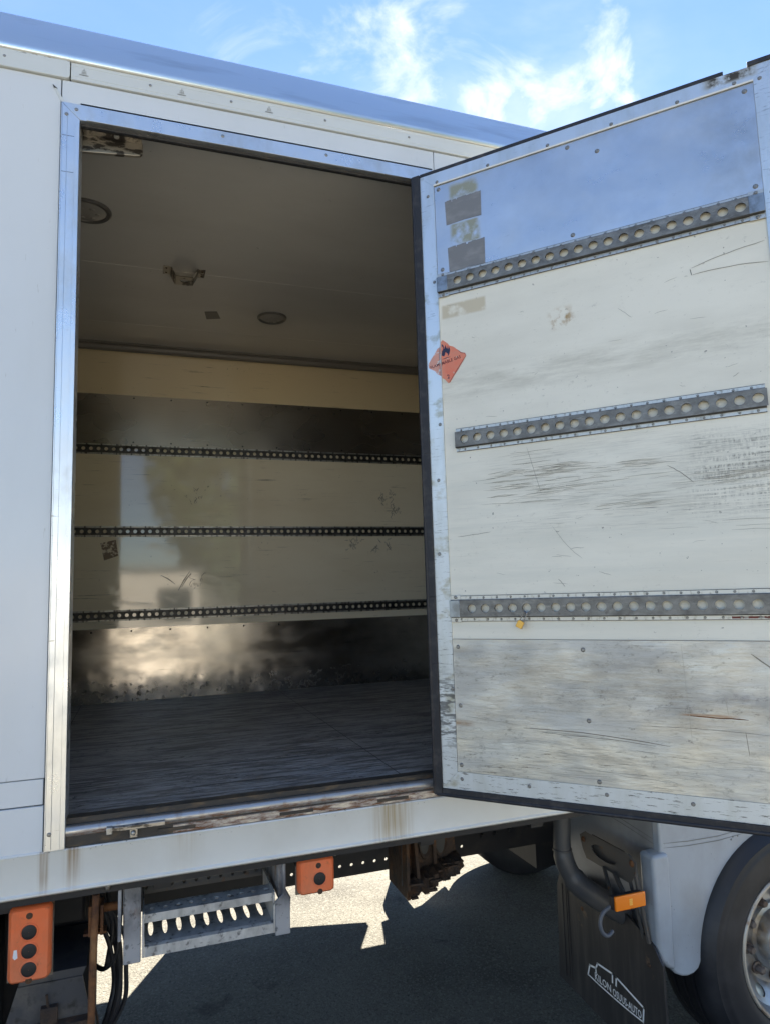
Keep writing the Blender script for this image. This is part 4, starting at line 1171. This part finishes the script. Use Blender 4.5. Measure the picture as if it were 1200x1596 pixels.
# rusty spring hanger
h = MB()
h.box(0.988, 1.000, 0.38, 0.60, 0.770, 1.10)
h.prism([(0.995, 1.10), (1.215, 1.10), (1.235, 0.88), (1.20, 0.82), (1.06, 0.80), (1.02, 0.80)], lambda p: (p[0], 0.455, p[1]), lambda p: (p[0], 0.475, p[1]))
for (cx, cz) in ((1.095, 0.965), (1.165, 0.960)):
    f = lambda rr, t, d: (cx+rr*0.022*math.cos(t)*1.0, 0.4545-d, cz+rr*0.062*math.sin(t))
    h.lathe([(1.0, 0.0), (1.25, 0.006), (1.35, 0.0)], f, 20)
    h.lathe([(1.0, -0.0002), (0.01, -0.0002)], f, 20, 1)
h.xprism([(0.44, 1.10), (0.455, 1.10), (0.455, 0.84), (0.40, 0.80), (0.385, 0.81)], 1.035, 1.048)
h.xprism([(0.44, 1.10), (0.455, 1.10), (0.455, 0.86), (0.43, 0.84)], 1.125, 1.138)
# flaky mass at the foot
bm_pts = []
rq = random.Random(17)
nu, nv = 22, 10
for i in range(nu+1):
    for j in range(nv+1):
        u = i/nu; t = 2*PI*j/nv
        cz = 0.795+0.075*u; rad = 0.036+rq.uniform(-0.010, 0.012)
        bm_pts.append((0.992+0.24*u+rq.uniform(-0.006, 0.006), 0.43+rad*1.7*math.cos(t), cz+rad*0.9*math.sin(t)))
h.add(bm_pts, [(i*(nv+1)+j, (i+1)*(nv+1)+j, (i+1)*(nv+1)+j+1, i*(nv+1)+j+1) for i in range(nu) for j in range(nv)])
for k in range(26):
    x = rq.uniform(0.995, 1.20); z = 0.80+0.075*(x-0.99)/0.24+rq.uniform(-0.045, 0.03); y = rq.uniform(0.36, 0.40)
    h.box(x, x+rq.uniform(0.015, 0.06), y, y+0.03, z, z+rq.uniform(0.004, 0.010))
h.build('spring_hanger', ['rust_dark', 'dark_line'], truck)
h = MB(); h.tube([(0.974, 0.40, 1.09), (0.975, 0.40, 0.95), (0.974, 0.40, 0.84)], 0.0016, 6); h.tube([(0.974, 0.40, 0.845), (0.974, 0.40, 0.822)], 0.004, 6)
h.build('loose_wire', 'chassis_black', truck)

# left: battery box, rusty stay, pipes and cable loops
e_ = MB()
e_.box(-1.3, -0.155, 0.42, 0.80, 0.30, 1.09)
e_.box(-1.3, -0.42, 0.10, 0.42, 0.30, 1.05)
e_.box(-0.40, -0.17, 0.30, 0.42, 0.93, 1.08)
e_.build('equipment_box', 'chassis_black', truck, bevel=0.01)
e_ = MB()
e_.yprism([(-0.334, 0.862), (-0.160, 0.862), (-0.140, 0.760), (-0.140, 0.40), (-0.39, 0.40), (-0.368, 0.75)], 0.095, 0.105)
e_.prism([(-0.334, 0.862), (-0.160, 0.862), (-0.150, 0.885), (-0.324, 0.885)], lambda p: (p[0], 0.100, p[1]), lambda p: (p[0], 0.40, p[1]))
e_.box(-0.30, -0.135, 0.06, 0.11, 0.742, 0.754, 1)
e_.box(-0.27, -0.225, 0.075, 0.094, 0.755, 0.80, 1)
e_.tube([(-0.25, 0.085, 0.79), (-0.255, 0.08, 0.835)], 0.004, 6, 1)
e_.build('battery_box', ['chassis_paint', 'rust_dark'], truck)
e_ = MB()
e_.tube([(-0.124, 0.06, 1.10), (-0.130, 0.06, 0.90), (-0.137, 0.06, 0.40)], 0.0105, 10)
e_.box(-0.145, -0.136, 0.075, 0.13, 0.975, 1.06)
e_.box(-0.112, -0.104, 0.075, 0.13, 0.975, 1.06)
e_.box(-0.145, -0.104, 0.13, 0.135, 0.975, 1.06)
e_.box(-0.16, -0.095, 0.10, 0.14, 0.968, 0.975)
e_.tube([(-0.11, 0.12, 1.035), (-0.045, 0.12, 1.035)], 0.013, 10)
e_.build('support_stay', 'rust', truck)
rc = random.Random(4)
for k in range(6):
    e_ = MB()
    o = (k-2.5)
    p = [(-0.13+0.004*o, 0.36+0.012*o, 1.05), (-0.105+0.006*o, 0.36+0.012*o, 0.91), (-0.07+0.009*o, 0.35+0.012*o, 0.83), (-0.055+0.007*o+rc.uniform(-0.01, 0.004), 0.35, 0.72+0.006*o), (-0.07+0.010*o, 0.35+0.01*o, 0.63), (-0.10+0.006*o, 0.36, 0.56), (-0.13, 0.40, 0.48)]
    if k in (1, 4):
        p = [(-0.12, 0.34, 0.98), (-0.08+0.004*o, 0.34, 0.90), (-0.085+0.008*o, 0.33, 0.80), (-0.11, 0.34, 0.755), (-0.15, 0.40, 0.75)]
    e_.tube(smooth_path(p), 0.0075 if k != 2 else 0.011, 8)
    e_.build('cable', 'black_rubber', truck)
e_ = MB()
e_.tube(smooth_path([(-0.145, 0.22, 0.86), (-0.135, 0.2, 0.74), (-0.12, 0.2, 0.66), (-0.13, 0.22, 0.55)]), 0.004, 6)
e_.build('cable', 'rust_dark', truck, label='thin rusty brown cable')

# far-side skirt and flap whose shadows fall on the ground under the truck
s_ = MB()
s_.yprism([(0.38, 0.55), (1.10, 0.61), (1.575, 0.755), (1.575, 1.30), (0.38, 1.30)], 2.44, 2.49)
s_.build('side_skirt', 'chassis_paint', truck)

# ------------------------------------------------------------------ front wheel, arch, flap
def wheel(cx, yo, cz, sgn=1):
    """yo = plane of the outer rim lip, +Y inwards when sgn=1"""
    f = lambda r, t, d: (cx+r*math.cos(t), yo+sgn*d, cz+r*math.sin(t))
    b = MB()
    prof = [(0.300, 0.0), (0.312, -0.010), (0.335, -0.016), (0.375, -0.022), (0.405, -0.020), (0.413, -0.0215), (0.420, -0.0185), (0.436, -0.013), (0.442, -0.0135), (0.450, -0.006), (0.466, 0.008), (0.478, 0.030)]
    for g_ in (0.08, 0.14, 0.20):
        prof += [(0.480, g_-0.008), (0.468, g_-0.006), (0.468, g_+0.006), (0.480, g_+0.008)]
    prof += [(0.478, 0.255), (0.462, 0.28), (0.40, 0.295), (0.31, 0.285)]
    b.lathe(prof, f, 80)
    root = b.build('front_wheel', 'tyre_rubber', truck)
    b = MB()
    b.lathe([(0.298, 0.012), (0.3005, -0.003), (0.296, -0.009), (0.288, -0.008), (0.283, 0.004)], f, 80)
    b.build('rim_lip', 'rim_lip', root)
    b = MB()
    b.lathe([(0.284, 0.003), (0.274, 0.020), (0.270, 0.040), (0.262, 0.060)], f, 80)
    pm = lambda u, v: f(v, u, 0.060+(0.262-v)/(0.262-0.19)*0.058)
    pmb = lambda u, v: f(v, u, 0.068+(0.262-v)/(0.262-0.19)*0.058)
    n = 10
    for k in range(n):
        b.holed(2*PI*k/n, 2*PI*(k+1)/n, 0.19, 0.262, 2*PI*(k+0.5)/n, 0.226, 0.13, 0.020, pm, 0, 24, pmb)
    b.lathe([(0.190, 0.118), (0.175, 0.120), (0.120, 0.120)], f, 80)
    b.lathe([(0.262, 0.075), (0.24, 0.16), (0.24, 0.25)], f, 60)
    b.build('rim', 'rim_steel', root)
    b = MB()
    b.lathe([(0.140, 0.1195), (0.135, 0.105), (0.118, 0.100), (0.112, 0.060), (0.105, 0.050), (0.001, 0.046)], f, 48)
    b.build('hub', 'rim_steel', root)
    for k in range(10):
        t = 2*PI*(k+0.25)/10
        q = MB(); c = f(0.160, t, 0.0)
        ff = lambda r, a_, d: (c[0]+r*math.cos(a_), yo+sgn*d, c[2]+r*math.sin(a_))
        q.lathe([(0.024, 0.1195), (0.024, 0.112), (0.016, 0.110)], ff, 16)
        q.lathe([(0.016, 0.112), (0.016, 0.085), (0.012, 0.080), (0.001, 0.080)], ff, 6)
        q.build('wheel_nut', 'hub_rust', root)
    return root
wheel(2.546, 0.0, 0.480)
b = MB()
f = lambda r, t, d: (2.546+r*math.cos(t), 2.46-d, 0.480+r*math.sin(t))
b.lathe([(0.30, 0.0), (0.40, -0.02), (0.45, -0.006), (0.478, 0.03), (0.478, 0.33), (0.46, 0.36), (0.40, 0.375), (0.30, 0.36), (0.29, 0.30), (0.001, 0.28)], f, 64)
b.build('front_wheel', 'tyre_rubber', truck)
# axle and gearbox bulk between the wheels
b = MB()
b.tube([(2.546, 0.3, 0.48), (2.546, 2.1, 0.48)], 0.06, 12)
b.box(1.9, 3.3, 0.95, 1.6, 0.55, 1.05)
b.tube([(1.35, 1.28, 0.80), (2.0, 1.28, 0.78)], 0.05, 12)
b.build('front_axle', 'chassis_black', truck)

# wheel-arch fender
b = MB()
arc = []
for k in range(0, 15):
    t = R(203-k*8.2); arc.append((2.546+0.500*math.cos(t), 0.500+0.500*math.sin(t)))
outer = [(1.915, 1.10), (1.915, 0.53), (1.927, 0.500), (1.948, 0.477), (1.978, 0.463), (2.005, 0.458), (2.035, 0.462), (2.060, 0.476), (2.075, 0.500)]
cut = [(2.094, 0.522), (2.128, 0.616), (2.155, 0.672), (2.192, 0.730), (2.245, 0.782), (2.313, 0.828), (2.405, 0.880), (2.385, 0.888), (2.375, 0.897), (2.372, 0.915), (2.40, 0.925), (2.50, 0.945), (2.60, 0.945), (2.60, 1.10)]
b.yprism(outer+cut, 0.030, 0.075)
fen = b.build('wheel_fender', 'cab_paint', truck, bevel=0.010, seg=3)
b = MB()      # rear face of the fender and its raised corner rib
b.prism([(0.04, 1.10), (0.04, 0.56), (0.10, 0.53), (0.24, 0.60), (0.66, 0.62), (0.66, 1.10)], lambda p: (1.918, p[0], p[1]), lambda p: (1.935, p[0], p[1]))
b.build('fender_panel', 'fender_grey', fen, bevel=0.006)
b = MB()
b.prism([(1.862, 0.925), (1.862, 0.60), (1.872, 0.545), (1.90, 0.515), (1.938, 0.50), (1.938, 0.60), (1.945, 0.90), (1.938, 0.93)], lambda p: (p[0], 0.012, p[1]), lambda p: (p[0], 0.095, p[1]))
rib = b.build('fender_rib', 'cab_paint', fen, bevel=0.014, seg=4)
b = MB()
for z in (0.957, 0.940):
    b.ribbon([(1.93, z+0.004), (2.05, z-0.004), (2.2, z-0.006), (2.37, z+0.006)], 0.003, lambda u, v: (u, 0.0290, v), 0)
    b.ribbon([(0.06, z+0.008), (0.25, z+0.03), (0.62, z+0.06)], 0.003, lambda u, v: (1.9172, u, v), 0)
for x, z in ((2.28, 0.938), (2.305, 0.938), (2.27, 0.928)):
    b.dome((x, 0.030, z), 0.004, 0.002)
b.build('panel_seam', 'seam_line', fen)
# arch liner
b = MB()
pts = [(2.546+0.53*math.cos(R(t)), 0.48+0.53*math.sin(R(t))) for t in range(0, 181, 12)]
pts2 = [(2.546+0.515*math.cos(R(t)), 0.48+0.515*math.sin(R(t))) for t in range(180, -1, -12)]
b.prism(pts+pts2, lambda p: (p[0], 0.08, p[1]), lambda p: (p[0], 0.66, p[1]))
b.build('arch_liner', 'arch_plastic', truck)
# cab above and ahead of the arch
b = MB()
b.yprism([(2.16, 1.105), (3.55, 1.105), (3.60, 0.55), (3.78, 0.50), (3.84, 0.62), (3.84, 1.55), (3.74, 2.1), (3.45, 2.85), (3.25, 3.0), (2.3, 3.05), (2.16, 2.95)], 0.03, 2.47)
cab = b.build('cab', 'cab_paint', truck, bevel=0.04, seg=3)
b = MB(); b.yprism([(2.75, 1.75), (3.62, 1.75), (3.58, 2.05), (3.33, 2.62), (2.75, 2.62)], 0.022, 0.03); b.build('side_window', 'window_glass', cab)
b = MB(); b.ribbon([(2.70, 2.68), (2.70, 1.12)], 0.008, lambda u, v: (u, 0.0285, v)); b.ribbon([(3.55, 1.12), (3.62, 1.75), (3.60, 2.05), (3.33, 2.68), (2.70, 2.68)], 0.008, lambda u, v: (u, 0.0285, v)); b.build('door_seam', 'seam_line', cab)

# mud flap with the dealer's lettering
def mudflap(y0, y1, xf, lettering):
    k = 1 if y1 > y0 else -1
    Y = lambda v: y0+k*v
    poly = [(0.705, 0.17), (0.685, 0.58), (0.66, 0.64), (0.40, 0.70), (0.26, 0.672), (0.06, 0.612), (0.022, 0.592), (-0.016, 0.545), (-0.016, 0.12)]
    b = MB()
    b.prism(poly, lambda p: (xf, Y(p[0]), p[1]), lambda p: (xf+0.010, Y(p[0]), p[1]))
    if lettering:
        for v in (0.645, 0.615, 0.60):
            b.box(xf-0.003, xf, v-0.004, v+0.004, 0.20, 0.60)
    for (v, z) in ((0.06, 0.515), (0.49, 0.55)):
        b.dome((xf, Y(v), z), 0.010, 0.005, (-1, 0, 0), mi=1)
    o = b.build('mud_flap', ['flap_rubber', 'rust_dark'], truck)
    if lettering:
        q = MB()
        fl_ = lambda u, v: (xf-0.0012, u, v)
        w = 0.0085
        q.outline([(0.472, 0.286), (0.456, 0.331), (0.412, 0.339), (0.412, 0.322)], w, fl_)
        q.outline([(0.412, 0.339), (0.398, 0.364), (0.297, 0.371), (0.300, 0.338)], w, fl_)
        q.outline([(0.277, 0.336), (0.272, 0.369), (0.109, 0.337), (0.118, 0.281)], w, fl_)
        q.outline([(0.472, 0.286), (0.40, 0.281), (0.30, 0.278), (0.20, 0.278), (0.118, 0.281)], 0.006, fl_)
        for body, ya, yb, z0 in (("KILON", 0.424, 0.313, 0.291), ("OSUUS-AUTO", 0.302, 0.126, 0.287)):
            vs, fs, wd = text_faces(body, 0.041, 1.0)
            kx = (ya-yb)/wd
            q.add([(xf-0.0012, ya-vx*kx, z0+vy) for vx, vy in vs], fs)
        q.build('lettering', 'white_ink', o, recalc=False)
    return o
mudflap(0.0, 1.0, 1.85, True)
mudflap(2.49, 1.0, 1.66, False)
b = MB()
b.yprism([(1.665, 0.77), (1.73, 1.13), (2.0, 1.14), (2.02, 1.45), (2.42, 1.45), (2.42, 0.95), (2.16, 0.70), (2.06, 0.36), (2.0, 0.46), (1.912, 0.62), (1.70, 0.75)], 2.44, 2.47)
b.build('wheel_fender', 'arch_plastic', truck, bevel=0.004)  # unseen far-side fender, outline shaped to block stray sun under the truck

# intake pipe, bracket, marker lamp, hose
b = MB()
b.tube(smooth_path([(1.653, 0.30, 1.12), (1.650, 0.30, 1.0), (1.645, 0.30, 0.90), (1.655, 0.29, 0.83), (1.69, 0.275, 0.765), (1.75, 0.26, 0.715), (1.83, 0.24, 0.660), (1.88, 0.23, 0.63)]), [0.036]*14+[0.040]*8+[0.046]*21, 16)
b.tube([(1.645, 0.30, 0.897), (1.645, 0.30, 0.889)], 0.040, 16)
b.build('intake_pipe', 'pipe_plastic', truck)
b = MB()
xf = 1.80
f = lambda u, v: (xf, u, v); fb_ = lambda u, v: (xf+0.006, u, v)
b.holed(0.08, 0.36, 0.815, 0.925, 0.235, 0.872, 0.085, 0.028, f, 0, 24, fb_)
b.prism([(0.36, 0.925), (0.36, 0.815), (0.385, 0.85), (0.40, 0.90)], lambda p: (xf, p[0], p[1]), lambda p: (xf+0.006, p[0], p[1]))
b.prism([(0.08, 0.925), (0.08, 0.815), (0.045, 0.86), (0.035, 0.905)], lambda p: (xf, p[0], p[1]), lambda p: (xf+0.006, p[0], p[1]))
b.box(xf+0.02, xf+0.024, 0.13, 0.34, 0.825, 0.915)  # dark sheet added behind the oval hole so it reads as shaded
b.dome((xf, 0.06, 0.895), 0.014, 0.006, (-1, 0, 0), mi=1)
b.dome((xf, 0.375, 0.888), 0.012, 0.006, (-1, 0, 0), mi=1)
b.tube([(xf+0.01, 0.06, 0.88), (1.85, 0.05, 0.60)], 0.009, 8)
b.tube([(xf+0.01, 0.10, 0.85), (1.86, 0.09, 0.58)], 0.007, 8)
b.tube([(xf, 0.17, 0.82), (1.76, 0.065, 0.785)], 0.010, 8)
b.tube([(xf, 0.24, 0.82), (1.72, 0.07, 0.735)], 0.008, 8)
b.build('lamp_bracket', ['bracket_steel', 'rust'], truck)
b = MB()
b.box(1.688, 1.826, 0.022, 0.034, 0.750, 0.803)
ml = b.build('marker_lamp', 'amber_lens', truck, bevel=0.004, seg=3, label='bright orange rectangular side marker lamp')
b = MB(); b.box(1.684, 1.820, 0.0345, 0.058, 0.752, 0.800); b.build('lamp_base', 'chassis_black', ml, bevel=0.003)
b = MB()
for k in range(4):
    b.box(1.749, 1.763, 0.0202, 0.0221, 0.765+k*0.0062, 0.7695+k*0.0062)
b.build('reflector_core', 'amber_core', ml)
b = MB()
b.tube(smooth_path([(1.715, 0.05, 0.765), (1.685, 0.055, 0.758), (1.652, 0.06, 0.735), (1.640, 0.06, 0.700), (1.650, 0.06, 0.668), (1.672, 0.06, 0.655), (1.700, 0.07, 0.662)]), 0.0075, 10)
b.build('hose', 'hose_grey', truck)

# ------------------------------------------------------------------ what stands behind the photographer (seen in reflections)
wh = thing('warehouse', 'pale yellow warehouse across the yard, mirrored in the shiny far wall of the hold', 'building', (0, -22, 0))
b = MB(); b.box(-9, 2.2, -6, 0, 0, 3.0); b.build('wall', 'facade', wh)
b = MB(); b.box(-9.2, 2.4, -6.2, 0.06, 3.01, 3.2); b.build('roof', 'seam_line', wh)
for x in (-7.5, -5.0, -2.5, 0.6):
    b = MB(); b.box(x, x+1.3, 0.003, 0.05, 1.0, 2.3); b.build('window', 'window_glass', wh)
def tree(x, y, h, r, seed, label, low=0.16):
    t = thing('tree', label, 'tree', (x, y, 0), 'trees across the yard')
    q = random.Random(seed)
    b = MB(); b.tube([(0, 0, 0), (0.1, 0, h*0.4), (0, 0.1, h*0.8)], [0.22, 0.15, 0.05], 8); b.build('trunk', 'bark', t)
    b = MB()
    for _ in range(5200):
        while True:
            p = Vector((q.uniform(-1, 1), q.uniform(-1, 1), q.uniform(-1, 1)))
            if 0.25 < p.length < 1 + 0.15*math.sin(6*p.x+4*p.z): break
        c = Vector((p.x*r, p.y*r, h*(1+low)/2+p.z*h*(1-low)/2))
        n = Vector((q.gauss(0, 1), q.gauss(0, 1), q.gauss(0, 1))).normalized()
        u = n.orthogonal().normalized()*0.2; v = n.cross(u)*0.8
        b.add([c-u-v, c+u-v*0.6, c+u*0.8+v, c-u*0.7+v*0.8], [(0, 1, 2, 3)])
    b.build('crown', 'leaf_green', t, recalc=False)
tree(4.7, -28, 14.0, 4.6, 1, 'tall bushy green tree behind the end of the pale warehouse', 0.12)
tree(13.0, -29, 12.5, 4.4, 2, 'bushy green tree standing farthest from the pale warehouse', 0.03)
